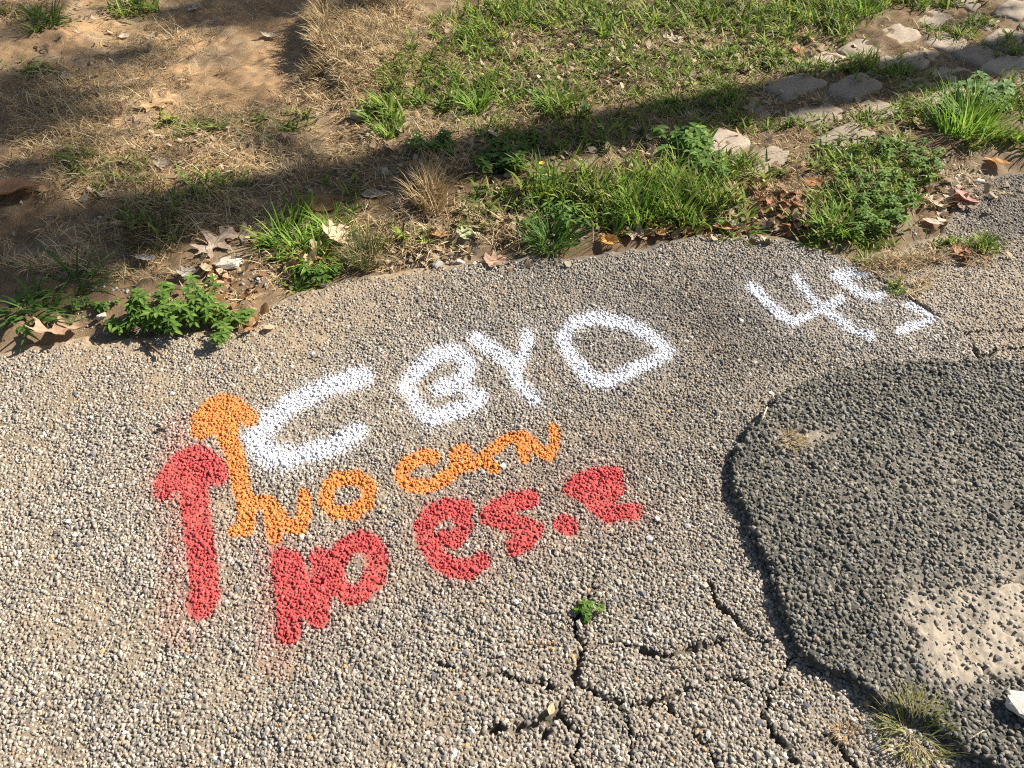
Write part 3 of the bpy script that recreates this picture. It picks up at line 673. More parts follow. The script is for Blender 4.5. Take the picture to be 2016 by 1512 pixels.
def sow(table, P, name, mat, label, cat, seed, mult=1.0, outside=0, wmul=1.0):
    g = np.random.default_rng(seed); X, Y, LL, WW, UP = [], [], [], [], []
    for px, py, rx, ry, n, L, W_, up in table:
        n = int(n * mult); u = g.normal(0, .62, (n, 2))
        qx = px + rx * u[:, 0]; qy = py + ry * u[:, 1]
        x, y = G(qx, np.maximum(qy, -150)); X.append(x); Y.append(y)
        k = int(max(1, n / 14)); cx = g.integers(0, k, n)      # gather into tussocks
        tx = x[:k][cx] if n >= k else x; ty = y[:k][cx]
        f = np.where(g.random(n) < 0.72, 0.88, 0.0)
        X[-1] = x * (1 - f) + tx * f; Y[-1] = y * (1 - f) + ty * f
        LL.append(L * (.4 + 1.0 * g.random(n))); WW.append(np.full(n, W_) * (.7 + .8 * g.random(n)) * wmul); UP.append(np.full(n, up))
    if outside:                                                # the same cover going on past the frame
        x = g.random(outside) * 8.4 - 4.0; y = 1.6 + g.random(outside) * 4.4; qx, qy = PX(x, y)
        k = ((qx < -20) | (qx > 2036) | (qy < -20)) & (fbm(x, y, .3, 88) > .42)
        x, y = x[k], y[k]; X.append(x); Y.append(y); n = len(x); LL.append(.06 * (.5 + g.random(n))); WW.append(np.full(n, .0045)); UP.append(np.full(n, .45))
    x, y, L, W_, up = (np.concatenate(a) for a in (X, Y, LL, WW, UP))
    k = y > edge_y(x) - 0.02 - 0.25 * (PX(x, y)[0] > 1690); x, y, L, W_, up = x[k], y[k], L[k], W_[k], up[k]; n = len(x)
    lean = np.clip((1 - up) * 1.45 * (.55 + .6 * g.random(n)), .03, 1.5); bend = .3 + 1.3 * g.random(n)
    c = pick(g, P, n); tone = fbm(x, y, .15, 89)[:, None]; c = c * (.75 + .5 * tone)
    V, F, C = blades(x, y, gz(x, y) - .003, L, W_, g.random(n) * 6.283, lean, bend, c, seed + 1)
    return tag(mesh_np(name, V, F, {'col': C}, mat), label, cat, kind='stuff')
sow(GREEN, GREENS, 'grass', M_GRASS, 'patchy green grass growing in the thin lawn', 'grass', 301, .62, 9000, 1.45)
sow(STRAW, STRAWS, 'dry_grass', M_STRAW, 'dead straw coloured grass matted over the dirt', 'dry grass', 302, 1.3, 7000)

# ------------------------------------------------------------------ fallen leaf litter (tiny scraps)
def scraps(table, seed, name, label):
    g = np.random.default_rng(seed); X, Y, S, K = [], [], [], []
    for px, py, rx, ry, n, s, kind in table:
        u = g.normal(0, .62, (n, 2)); x, y = G(px + rx * u[:, 0], np.maximum(py + ry * u[:, 1], -60))
        X.append(x); Y.append(y); S.append(s * (.4 + .9 * g.random(n))); K.append(np.full(n, kind))
    x, y, s, kd = (np.concatenate(a) for a in (X, Y, S, K)); n = len(x); m = 7
    ang = np.arange(m) / m * 6.283 + (g.random((n, m)) - .5) * .5; rad = s[:, None] * (.45 + .75 * g.random((n, m)))
    el = .45 + .5 * g.random((n, 1)); rot = g.random((n, 1)) * 6.283
    lx = np.cos(ang) * rad; ly = np.sin(ang) * rad * el
    tx = (g.random((n, 1)) - .5) * 1.6; ty = (g.random((n, 1)) - .5) * 1.6; cu = (g.random((n, 1)) - .3) * 1.2
    lz = lx * tx + ly * ty + cu * (lx ** 2) / s[:, None]
    wx = x[:, None] + lx * np.cos(rot) - ly * np.sin(rot); wy = y[:, None] + lx * np.sin(rot) + ly * np.cos(rot)
    wz = gz(x, y)[:, None] + .006 + lz - lz.min(1, keepdims=True) * .6
    V = np.concatenate([np.stack([wx, wy, wz], -1), np.stack([x, y, gz(x, y) + .007 - lz.min(1) * .6], -1)[:, None]], 1)
    F = np.array([[i, (i + 1) % m, m] for i in range(m)])
    pv, fv = flat_mesh(V, F); pv[:, 2] = np.maximum(pv[:, 2], gz(pv[:, 0], pv[:, 1]) + .002)
    P0 = np.array([[.42, .31, .19], [.34, .24, .14], [.46, .37, .25], [.24, .155, .085], [.52, .42, .29]]); P1 = np.array([[.34, .17, .07], [.42, .24, .10], [.26, .13, .06], [.46, .34, .2]])
    c = np.where((kd == 0)[:, None], pick(g, P0, n), pick(g, P1, n))
    return tag(mesh_np(name, pv, fv, {'col': np.repeat(c, m + 1, 0)}, M_LEAF), label, 'leaf litter', kind='stuff')
scraps([(1300, 90, 260, 90, 800, .014, 0), (1080, 130, 200, 90, 420, .013, 0), (1500, 110, 160, 90, 160, .015, 0), (340, 320, 140, 60, 170, .010, 0), (560, 350, 140, 50, 120, .010, 0), (170, 310, 120, 60, 80, .010, 0), (950, 460, 160, 50, 200, .014, 0), (860, 510, 80, 18, 100, .010, 0),
        (1340, 462, 120, 10, 50, .018, 1), (1520, 420, 80, 40, 110, .018, 1), (1500, 440, 80, 20, 60, .016, 0), (1860, 400, 50, 40, 60, .018, 0), (1890, 370, 60, 30, 90, .014, 0), (440, 600, 50, 45, 60, .018, 1), (470, 640, 40, 20, 24, .016, 1), (430, 540, 60, 30, 50, .016, 0), (600, 520, 60, 30, 60, .016, 1), (180, 110, 200, 90, 120, .013, 0),
        (1000, 300, 200, 50, 140, .016, 0), (1250, 300, 180, 40, 140, .016, 0), (800, 310, 120, 50, 130, .015, 0), (100, 20, 120, 25, 60, .018, 0), (1640, 400, 150, 80, 90, .014, 1), (1900, 500, 60, 12, 30, .014, 1), (1680, 260, 80, 40, 60, .013, 0), (220, 420, 160, 60, 60, .014, 0)], 401, 'leaf_litter', 'small dry scraps of broken leaves scattered over lawn and dirt')
# loose gravel along the edge of the pavement
def gravel():
    g = np.random.default_rng(501); X, Y, Rr = [], [], []
    for px, py, rx, ry, n, r in ((870, 518, 60, 14, 130, .010), (1890, 360, 60, 28, 200, .009), (300, 610, 60, 30, 60, .007), (200, 640, 120, 30, 120, .005), (520, 560, 60, 25, 90, .006), (950, 515, 90, 12, 90, .006), (560, 620, 60, 30, 60, .005), (1850, 480, 80, 30, 120, .006), (230, 580, 120, 20, 60, .006)):
        u = g.normal(0, .6, (n, 2)); x, y = G(px + rx * u[:, 0], py + ry * u[:, 1]); X.append(x); Y.append(y); Rr.append(r * (.35 + .9 * g.random(n) ** 1.5))
    x, y, r = np.concatenate(X), np.concatenate(Y), np.concatenate(Rr)
    V, F = stones_np(x, y, gz(x, y) + r * .1, r, 502); k = V.shape[1]; pv, fv = flat_mesh(V, F)
    c = pick(g, np.array([[.42, .36, .28], [.5, .45, .38], [.33, .28, .22], [.26, .24, .22]]), len(x))
    tag(mesh_np('gravel', pv, fv, {'col': np.repeat(c, k, 0)}, M_ROCK), 'loose pale gravel crumbs along the pavement edge', 'gravel', kind='stuff')
gravel()

# ------------------------------------------------------------------ fallen leaves
OAK = [(0, .012), (.08, .02), (.14, .05), (.18, .17), (.13, .30), (.23, .26), (.30, .15), (.36, .07), (.42, .10), (.50, .33), (.52, .46), (.62, .34), (.63, .14), (.68, .07), (.74, .12), (.86, .28), (.90, .22), (.88, .10), (.95, .06), (1.0, 0)]
MAPLE = [(0, .012), (.05, .10), (.02, .30), (.12, .42), (.22, .52), (.30, .40), (.36, .30), (.44, .36), (.56, .52), (.62, .42), (.60, .28), (.66, .20), (.78, .28), (.86, .20), (.88, .10), (1.0, 0)]
OVAL = [(0, .01), (.08, .08), (.18, .19), (.32, .27), (.48, .29), (.64, .25), (.78, .17), (.9, .08), (1.0, 0)]
def leaf_mesh(shape, L, c, curl, bendu, seed, crumple=.02):
    """two lobed halves on a midrib, curled across and along, plus a stalk"""
    g = np.random.default_rng(seed); H = []
    pts = []
    for (a, b) in zip(shape[:-1], shape[1:]): pts += [a, ((a[0] + b[0]) / 2, (a[1] + b[1]) / 2)]
    pts.append(shape[-1]); pts = np.array(pts); n = len(pts)
    mu = np.linspace(0, 1, n); cols = 4; V = []
    ph = g.random(6) * 6.28
    for side in (1, -1):
        sc = 1 + .12 * (g.random() - .5); jj = 1 + .10 * (g.random(n) - .5)
        for k in range(cols + 1):
            f = k / cols; u = mu * (1 - f) + pts[:, 0] * f; v = side * pts[:, 1] * f * sc * jj
            V.append(np.stack([u, v, np.zeros(n)], 1))
    V = np.concatenate(V); u, v = V[:, 0].copy(), V[:, 1].copy()
    z = crumple * (np.sin(u * 9 + ph[0]) * np.cos(v * 11 + ph[1]) + .6 * np.sin(u * 17 + v * 13 + ph[2])) + .012 * (np.abs(v) > .01)
    # roll across the midrib and bend along it
    if abs(curl) > 1e-3:
        th = v * curl * 2; rr = 1 / (curl * 2); v2 = np.sin(th) * rr; z = z + (1 - np.cos(th)) * rr
    else: v2 = v
    if abs(bendu) > 1e-3:
        th = (u - .5) * bendu; rr = 1 / bendu; u2 = .5 + np.sin(th) * rr; z = z + (1 - np.cos(th)) * rr
    else: u2 = u
    V = np.stack([u2 - .5, v2, z], 1) * L
    F = []
    for s in range(2):
        o = s * (cols + 1) * n
        for k in range(cols):
            for i in range(n - 1):
                a, b2, c2, d = o + k * n + i, o + k * n + i + 1, o + (k + 1) * n + i + 1, o + (k + 1) * n + i
                F += [[a, b2, c2], [a, c2, d]] if s == 0 else [[a, c2, b2], [a, d, c2]]
    C = np.tile(np.asarray(c, float), (len(V), 1)) * (.85 + .3 * g.random((len(V), 1)))
    rib = np.abs(v) < .012; C[rib] = C[rib] * .55 + np.asarray(c) * .75
    base = V[0]; tip = base + np.array([-.16 * L, .02 * L, .03 * L]); w_ = .008 * L
    k0 = len(V); sv = []
    for q in range(4):
        f = q / 3; p = base * (1 - f) + tip * f + np.array([0, 0, .02 * L * math.sin(f * 3)])
        for a in range(3): sv.append(p + np.array([0, math.cos(a * 2.09) * w_, math.sin(a * 2.09) * w_]))
    for q in range(3):
        for a in range(3):
            i, j = k0 + q * 3 + a, k0 + q * 3 + (a + 1) % 3; F += [[i, j, j + 3], [i, j + 3, i + 3]]
    V = np.concatenate([V, np.array(sv)]); C = np.concatenate([C, np.tile(np.asarray(c) * .6, (len(sv), 1))])
    return V, np.array(F), C
def put_leaf(px, py, wpx, shape, c, rot, curl, bendu, tilt, label, seed, over=0.004):
    L = wpx * float(mpp(px, py)) * {id(OAK): 1.15, id(MAPLE): 1.1, id(OVAL): 1.15}[id(shape)]
    V, F, C = leaf_mesh(shape, L, c, curl, bendu, seed)
    x, y, z = at(px, py)
    M = np.array(Matrix.Rotation(R(rot), 3, 'Z') @ Matrix.Rotation(R(tilt[0]), 3, 'X') @ Matrix.Rotation(R(tilt[1]), 3, 'Y'))
    V = V @ M.T
    gzv = gz(V[:, 0] + x, V[:, 1] + y) - z
    V[:, 2] -= np.percentile(V[:, 2] - gzv, 10) - over
    V[:, 2] = np.maximum(V[:, 2], gzv + .002)
    o = mesh_np('fallen_leaf', V, F, {'col': C}, M_LEAF, True, None, (x, y, z))
    return tag(o, label, 'leaf', 'fallen leaves')
TN, PALE, GRY, BRN, RST, ORA, DKB = (.55, .37, .20), (.46, .37, .27), (.40, .37, .33), (.34, .20, .115), (.36, .16, .06), (.62, .30, .07), (.20, .115, .06)
LEAVES = [
 (312, 207, 70, OAK, (.66, .43, .22), 35, .3, .3, (6, -4), 'large light tan oak leaf lying flat on sunlit bare dirt'),
 (372, 284, 46, OAK, (.52, .38, .24), 160, .5, .5, (10, 6), 'tan oak leaf with notched edge on dirt below the large tan oak leaf'),
 (325, 330, 30, MAPLE, PALE, 60, .6, .6, (8, 0), 'small pale crumpled leaf on dirt left of thin grass'),
 (531, 75, 34, MAPLE, (.46, .39, .31), 100, .7, .5, (12, 8), 'pale grey lobed leaf alone on shaded smooth dirt'),
 (386, 23, 30, OAK, (.50, .43, .36), 200, .6, .4, (0, 8), 'small pale leaf at the top edge on brown dirt'),
 (247, 75, 22, OVAL, (.66, .56, .42), 40, .7, .6, (14, 0), 'small bright cream leaf on straw near the top left'),
 (135, 150, 26, MAPLE, PALE, 10, .5, .5, (6, 8), 'small cream leaf beside dark green blades at far left'),
 (147, 196, 22, OVAL, (.58, .50, .40), 75, .6, .6, (6, 0), 'tiny whitish leaf on matted straw left of the dirt'),
 (10, 390, 150, OVAL, (.44, .23, .11), 4, .9, .5, (-12, -4), 'big brown curled leaf cut by the left frame edge'),
 (98, 378, 32, MAPLE, (.50, .31, .17), 20, .9, .6, (10, 0), 'small orange tan leaf right of the big brown curled leaf'),
 (212, 392, 36, MAPLE, (.44, .34, .26), 120, .8, .6, (12, 4), 'dull pinkish grey leaf standing in shaded grass'),
 (228, 412, 44, OVAL, BRN, 10, .8, .5, (8, 0), 'brown leaf half buried in shaded grass at left'),
 (642, 405, 66, OVAL, (.30, .17, .08), 30, .9, .8, (20, 0), 'dark brown folded leaf in shade behind bright grass'),
 (668, 463, 56, MAPLE, (.60, .44, .29), 60, .5, .6, (24, 10), 'tan curled broad leaf resting on bright green grass tuft'),
 (425, 483, 84, OAK, (.42, .32, .24), 55, .35, .5, (8, -6), 'big grey brown oak leaf lying half in shade'),
 (478, 463, 64, OAK, (.36, .26, .18), 10, .6, .6, (10, 0), 'brown oak leaf in shade behind the big grey brown one'),
 (290, 519, 50, OVAL, (.34, .33, .31), 150, .9, .6, (16, 6), 'silver grey curled leaf beside thin grass on dirt'),
 (446, 560, 52, OAK, (.64, .44, .25), 20, .4, .3, (8, 0), 'light orange oak leaf in front of the flat white stone'),
 (407, 531, 34, OVAL, (.58, .41, .24), 130, .7, .5, (14, 0), 'small tan leaf left of the flat white stone'),
 (372, 540, 34, MAPLE, (.48, .42, .34), 70, .6, .6, (10, 0), 'whitish crumpled leaf above the leafy weed'),
 (118, 662, 96, OAK, (.42, .28, .18), 25, .75, 1.1, (-10, 14), 'large brown curled leaf casting shadow at left pavement edge'),
 (50, 587, 24, OVAL, (.56, .33, .16), 70, .7, .6, (10, 0), 'small orange leaf among broad crabgrass at far left'),
 (582, 506, 34, MAPLE, (.46, .24, .12), 20, .9, .7, (16, 6), 'rusty crumpled leaf below bright grass left of centre'),
 (540, 503, 40, OVAL, (.36, .22, .13), 10, .7, .7, (10, 0), 'brown curled leaf left of the rusty crumpled leaf'),
 (1198, 484, 44, OVAL, (.72, .37, .10), 140, 1.2, .9, (-14, 8), 'bright orange curled leaf on the asphalt edge'),
 (1258, 466, 58, OAK, (.50, .36, .24), 15, .9, .7, (14, 0), 'tan curled oak leaf beside the bright orange curled leaf'),
 (1302, 450, 52, MAPLE, (.40, .20, .09), 40, .9, .8, (16, 0), 'rust brown leaf heaped against grass at pavement edge'),
 (1357, 458, 46, OVAL, (.40, .19, .09), 5, 1.1, .7, (10, 0), 'reddish brown rolled leaf on pavement edge'),
 (1426, 457, 46, OVAL, (.46, .23, .11), 170, 1.1, .8, (12, 0), 'rust coloured crinkled leaf at the end of the leaf row'),
 (1600, 363, 36, OVAL, (.40, .15, .035), 15, .9, .6, (20, 0), 'deep orange brown leaf standing in green weeds'),
 (1889, 398, 50, MAPLE, (.52, .24, .20), 80, .4, .3, (20, 8), 'pink and green broad leaf at right edge of grass'),
 (1836, 405, 44, OAK, (.62, .47, .32), 110, .7, .6, (12, 0), 'pale tan leaf left of the pink leaf'),
 (1834, 441, 38, OVAL, (.60, .42, .33), 150, .7, .5, (8, 0), 'pale pinkish leaf on gravel below the pale tan leaf'),
 (1962, 322, 46, OVAL, (.52, .27, .09), 150, 1.0, .7, (12, 0), 'orange brown curled leaf below the tall right tuft'),
 (1570, 102, 28, MAPLE, (.36, .14, .06), 60, .9, .6, (16, 0), 'small red brown leaf in lawn left of the cobbles'),
 (971, 268, 36, OVAL, (.52, .47, .40), 95, .7, .5, (20, 12), 'white upright leaf scrap at the edge of the shade'),
 (772, 300, 46, OAK, (.40, .27, .18), 110, 1.1, .9, (18, 6), 'twisted brown leaf below the bright tuft near the rock'),
 (733, 386, 38, OVAL, (.42, .33, .27), 5, 1.2, .7, (10, 0), 'pale rolled leaf in deep shade'),
 (1005, 184, 26, MAPLE, (.64, .55, .42), 30, .6, .6, (12, 0), 'small cream leaf in sunlit lawn at top centre'),
 (1330, 84, 32, MAPLE, (.5, .41, .3), 45, .6, .5, (14, 0), 'pale leaf in sunlit lawn near the top'),
 (1212, 112, 30, OVAL, (.62, .52, .38), 20, .6, .5, (12, 0), 'pale oval leaf in the lawn between two grass clumps'),
 (1022, 306, 44, MAPLE, (.32, .18, .10), 80, .9, .7, (24, 0), 'dark rust leaf standing in shaded grass'),
 (977, 521, 42, MAPLE, (.48, .30, .20), 25, .7, .5, (8, 0), 'dull brown leaf lying on the asphalt at the centre edge'),
 (862, 466, 42, OVAL, (.46, .23, .11), 160, .8, .7, (12, 0), 'rusty leaf left of the pale green leaf on dirt'),
 (918, 467, 32, MAPLE, (.40, .42, .22), 50, .4, .4, (18, 0), 'pale green lobed leaf on the litter near the edge'),
 (1521, 405, 30, MAPLE, (.40, .19, .09), 30, .9, .7, (14, 0), 'rust brown leaf on bare soil left of the green weeds'),
 (1566, 404, 30, MAPLE, (.38, .18, .09), 110, .9, .8, (16, 0), 'rust brown leaf touching the green weeds'),
 (1632, 390, 32, OVAL, (.42, .22, .09), 110, 1.1, .6, (20, 0), 'narrow curled brown leaf below the deep orange one'),
 (1435, 399, 30, OVAL, (.52, .45, .36), 20, .7, .5, (14, 0), 'white leaf scrap among grass near the leaf row'),
 (1385, 424, 32, OVAL, (.46, .22, .09), 95, .9, .7, (20, 0), 'upright rust leaf in tall grass by the pavement'),
 (1893, 500, 38, MAPLE, (.42, .20, .10), 20, 1.0, .8, (10, 0), 'rust crumpled leaf beside small grass at right'),
 (1806, 250, 40, MAPLE, (.44, .27, .16), 70, .9, .6, (20, 0), 'brown leaf left of the tall bright tuft'),
 (1767, 282, 32, OVAL, (.54, .36, .24), 150, .9, .6, (12, 0), 'tan curled leaf in weeds below the cobbles'),
 (418, 610, 44, MAPLE, (.58, .32, .16), 40, .8, .7, (14, 0), 'orange dry leaf at the right of the leafy weed'),
 (480, 645, 38, OVAL, (.56, .35, .19), 100, .7, .6, (10, 0), 'tan leaf at the lower right end of the leafy weed'),
 (345, 648, 30, OVAL, (.60, .40, .24), 60, .7, .6, (14, 0), 'orange tan leaf tucked under the leafy weed'),
 (1085, 1399, 22, OVAL, (.56, .44, .26), 70, .4, .4, (14, 0), 'tiny tan leaf scrap in a crack of the asphalt'),
]
for i, l in enumerate(LEAVES): put_leaf(*l, seed=600 + i, over=.02 if l[2] > 90 else .007)

# ------------------------------------------------------------------ rocks
def rock(name, px, py, wpx, hfac, c, rot, seed, label, elong=.7, sink=.3, flat=False):
    import bmesh
    g = random.Random(seed); bm = bmesh.new(); bmesh.ops.create_icosphere(bm, subdivisions=3, radius=1.0)
    ax = [Vector((g.gauss(0, 1), g.gauss(0, 1), g.gauss(0, 1))).normalized() for _ in range(9)] + [Vector((.1, .05, 1)).normalized()]
    for v in bm.verts:
        d = v.co.normalized(); k = 1.0
        for a in ax:
            q = d.dot(a)
            if q > .5: k = min(k, .62 / q)
        v.co = d * k * (1 + .02 * g.uniform(-1, 1))
    r = wpx * float(mpp(px, py)) * .62
    for v in bm.verts: v.co = Vector((v.co.x * r, v.co.y * r * elong, v.co.z * r * hfac))
    bmesh.ops.triangulate(bm, faces=bm.faces)
    me = bpy.data.meshes.new(name); bm.to_mesh(me); bm.free(); me.materials.append(M_ROCK)
    at_ = me.attributes.new('col', 'FLOAT_COLOR', 'POINT')
    at_.data.foreach_set('color', np.tile(np.array([*c, 1], np.float32), len(me.vertices)))
    o = bpy.data.objects.new(name, me); col.objects.link(o)
    x, y, z = at(px, py); o.location = (x, y, z + r * hfac * (.62 - sink)); o.rotation_euler = (0, 0, R(rot))
    return tag(o, label, 'rock', 'loose rocks')
rock('rock', 706, 228, 27, .85, (.42, .37, .30), 20, 1, 'pale angular rock with dark shadow at the edge of the lawn', .75, .15)
rock('rock', 450, 528, 56, .34, (.52, .45, .37), 18, 2, 'flat whitish stone beside the big grey brown oak leaf', .55, .1)
rock('rock', 2004, 1392, 62, .5, (.6, .56, .48), 150, 3, 'white stone cut by the right frame edge on dark asphalt', .8, .2)
rock('rock', 203, 626, 20, .7, (.50, .45, .37), 60, 4, 'small rounded pebble left of the leafy weed', .8, .2)
rock('rock', 636, 565, 14, .7, (.40, .39, .38), 30, 5, 'small grey pebble at the edge below the grass tuft', .7, .2)
rock('rock', 862, 525, 26, .6, (.34, .31, .28), 40, 6, 'dark grey stone among gravel at the centre edge', .7, .2)
rock('rock', 905, 520, 22, .6, (.52, .47, .40), 10, 7, 'pale stone right of the dark grey gravel stone', .7, .2)
rock('rock', 935, 522, 16, .6, (.46, .42, .36), 80, 8, 'small pale stone nearest the dull brown edge leaf', .8, .2)
rock('rock', 1924, 362, 24, .6, (.50, .45, .38), 20, 9, 'pale stone in the gravel below the tall right tuft', .7, .2)
rock('rock', 1883, 372, 20, .6, (.44, .38, .31), 70, 10, 'tan stone in the gravel above the pink leaf', .7, .2)
rock('rock', 1950, 388, 14, .6, (.62, .57, .50), 50, 11, 'small white stone on dark asphalt at upper right', .7, .2)
rock('rock', 160, 598, 14, .7, (.54, .48, .40), 30, 12, 'tiny pale pebble beside the crabgrass', .8, .2)

# ------------------------------------------------------------------ cobblestones
cob = empty('cobblestone_edging', (1.8, 3.4, 0)); bpy.context.view_layer.update()
tag(cob, 'strip of worn granite cobblestones sunk in the lawn at upper right', 'cobblestones')
COBS = [(1836, 36), (1764, 70), (1700, 96), (1628, 123), (1566, 168), (1489, 217), (1406, 288), (1940, 38), (1864, 84), (1805, 108), (1745, 138), (1680, 170), (1604, 224), (1512, 318),
        (1996, 20), (1978, 77), (1925, 108), (1871, 140), (1792, 174), (1717, 220), (1663, 275), (2030, 100), (1980, 133), (1935, 163), (1870, 195), (1905, 8), (2050, 45), (2040, 160)]
rowd = np.array(G(1836, 36)) - np.array(G(1489, 217)); rang = math.atan2(rowd[1], rowd[0])
def cobble(px, py, seed):
    import bmesh
    g = random.Random(seed); bm = bmesh.new(); bmesh.ops.create_cube(bm, size=1.0)
    bmesh.ops.subdivide_edges(bm, edges=bm.edges, cuts=7, use_grid_fill=True)
    L, W_, H = g.uniform(.23, .28), g.uniform(.14, .175), .10
    ph = [g.uniform(0, 6.28) for _ in range(6)]
    for v in bm.verts:
        x, y, z = v.co * 2
        k = (abs(x) ** 6 + abs(y) ** 6 + abs(z) ** 6) ** (1 / 6); s = 1 / max(k, 1e-6) * max(abs(x), abs(y), abs(z))
        x, y, z = x * s, y * s, z * s
        wob = 1 + .05 * math.sin(3 * x + ph[0]) * math.cos(3 * y + ph[1])
        v.co = Vector((x * L / 2 * wob, y * W_ / 2 * wob, z * H / 2 + (.004 * math.sin(7 * x + ph[2]) * math.sin(6 * y + ph[3]) + .003 * g.uniform(-1, 1)) * (z > .5)))
    me = bpy.data.meshes.new('cobble'); bm.to_mesh(me); bm.free(); me.materials.append(M_COB)
    me.polygons.foreach_set('use_smooth', np.ones(len(me.polygons), bool))
    b = g.uniform(.8, 1.15); c = [.34 * b, .275 * b, .205 * b, 1]
    a = me.attributes.new('col', 'FLOAT_COLOR', 'POINT'); a.data.foreach_set('color', np.tile(np.array(c, np.float32), len(me.vertices)))
    o = bpy.data.objects.new('cobble', me); col.objects.link(o)
    x, y, z = at(px, py); o.parent = cob; o.matrix_parent_inverse = cob.matrix_world.inverted()
    o.location = (x, y, z - H / 2 + .008); o.rotation_euler = (g.uniform(-.05, .05), g.uniform(-.05, .05), rang + g.uniform(-.12, .12))
for i, (px, py) in enumerate(COBS): cobble(px, py, 700 + i)

# ------------------------------------------------------------------ single tufts of grass
def tuft(px, py, n, L, W_, spread, up, P, label, seed, cat='grass tuft', name='grass_tuft', mat=None, dirbias=None):
    g = np.random.default_rng(seed); x0, y0, z0 = at(px, py)
    a = g.random(n) * 6.283; rr = spread * np.sqrt(g.random(n)); x = x0 + rr * np.cos(a); y = y0 + rr * np.sin(a)
    az = a + (g.random(n) - .5) * 1.6
    if dirbias is not None: az = np.where(g.random(n) < .6, dirbias + (g.random(n) - .5) * 1.4, az)
    lean = np.clip((1 - up) * 1.5 * (.3 + .9 * g.random(n)), .03, 1.45)
    V, F, C = blades(x, y, gz(x, y) - .003, L * (.5 + .6 * g.random(n)), W_ * (.7 + .6 * g.random(n)), az, lean, .4 + 1.2 * g.random(n), pick(g, P, n), seed + 1, 4)
    V = V - np.array([x0, y0, z0])
    o = mesh_np(name, V, F, {'col': C}, mat or M_GRASS, False, None, (x0, y0, z0))
    return tag(o, label, cat, 'grass tufts')
BRIGHT = np.array([[.19, .33, .04], [.24, .38, .05], [.15, .28, .035], [.29, .40, .08]])
MIXD = np.array([[.16, .19, .06], [.34, .27, .13], [.12, .17, .05], [.26, .22, .10]])
DRY = np.array([[.46, .35, .19], [.38, .26, .12], [.30, .21, .10]])
tuft(1905, 262, 260, .20, .0055, .11, .72, BRIGHT, 'tall bright green tuft at the right edge beside the cobbles', 801)
tuft(1880, 235, 60, .17, .006, .10, .6, BRIGHT, 'bright leaning tuft behind the tall right edge tuft', 802)
tuft(1083, 478, 240, .12, .0045, .055, .5, np.array([[.07, .15, .03], [.10, .20, .03], [.13, .24, .04]]), 'dark green spiky tuft hanging over the asphalt at centre', 803)
tuft(722, 512, 260, .11, .0028, .05, .7, MIXD, 'bristly half dry tuft at the pavement edge left of centre', 804)
tuft(560, 480, 70, .13, .007, .05, .6, BRIGHT, 'long bladed bright tuft left of the tan curled leaf', 805)
tuft(612, 505, 90, .11, .006, .06, .45, BRIGHT, 'spreading bright tuft below the dark folded leaf', 806)
tuft(655, 455, 80, .10, .0055, .06, .4, BRIGHT, 'green tuft under the tan curled broad leaf', 807)
tuft(583, 575, 18, .09, .007, .02, .3, BRIGHT, 'small flat grass sprig on the asphalt edge', 808, dirbias=0.3)
tuft(60, 612, 60, .15, .011, .07, .2, np.array([[.10, .19, .04], [.13, .23, .05], [.08, .16, .035]]), 'broad bladed crabgrass sprawling at far left', 809, dirbias=0.0)
tuft(150, 565, 40, .16, .007, .06, .2, np.array([[.09, .17, .04], [.12, .20, .05]]), 'low trailing crabgrass right of the broad bladed one', 810, dirbias=0.2)
tuft(768, 262, 70, .11, .006, .04, .55, BRIGHT, 'bright tuft right of the pale angular rock', 811)
tuft(300, 478, 200, .10, .0028, .08, .6, np.array([[.12, .13, .05], [.26, .19, .09], [.10, .12, .04]]), 'shaded brownish tuft above the silver grey leaf', 812)
tuft(848, 408, 120, .15, .003, .05, .8, DRY, 'upright dead straw tuft in shade right of the pale rolled leaf', 813, mat=M_STRAW)
tuft(638, 52, 150, .14, .0035, .04, .55, DRY, 'pale straw tuft hanging over the dirt hollow', 814, mat=M_STRAW, dirbias=3.4)
tuft(628, 125, 170, .11, .0035, .05, .4, DRY, 'straw tuft on the lower lip of the dirt hollow', 815, mat=M_STRAW, dirbias=3.6)
tuft(940, 215, 70, .11, .007, .04, .5, BRIGHT, 'bright broad bladed tuft in the middle of the sunlit lawn', 816)
tuft(1085, 215, 70, .11, .007, .05, .5, BRIGHT, 'bright tuft in the lawn right of the white upright leaf', 817)
tuft(1640, 445, 70, .10, .007, .05, .45, BRIGHT, 'bright tuft in front of the low green weeds near the corner', 818)
tuft(1260, 430, 110, .15, .0045, .06, .82, BRIGHT, 'tall thin bright grass behind the orange leaf', 819)
tuft(1345, 420, 110, .15, .0045, .06, .82, BRIGHT, 'tall thin bright grass behind the rust leaves', 820)
tuft(1445, 455, 50, .09, .007, .05, .3, BRIGHT, 'flat bright tuft spilling over the asphalt right of the leaf row', 821)
tuft(1795, 1440, 260, .05, .0022, .06, .5, np.array([[.40, .36, .14], [.22, .27, .07], [.46, .38, .2]]), 'dry yellow green tuft growing from the bottom right crack', 822)
tuft(1662, 1442, 50, .035, .0016, .018, .5, np.array([[.34, .20, .09], [.42, .30, .15]]), 'tiny brown tuft left of the dry yellow green tuft', 823, mat=M_STRAW)
tuft(1558, 868, 110, .045, .0012, .03, .25, DRY * 1.15, 'little straw wisp on the dark patch', 824, mat=M_STRAW, dirbias=0.0)
tuft(1765, 572, 60, .03, .003, .02, .6, BRIGHT, 'small green sprout in the crack beside the white number', 825)
tuft(1940, 490, 110, .06, .003, .04, .6, np.array([[.2, .27, .05], [.28, .30, .08]]), 'yellow green sprout on the dusty strip at right', 826)
tuft(1700, 25, 110, .13, .005, .07, .6, BRIGHT, 'bright tuft at the top edge left of the cobbles', 827)
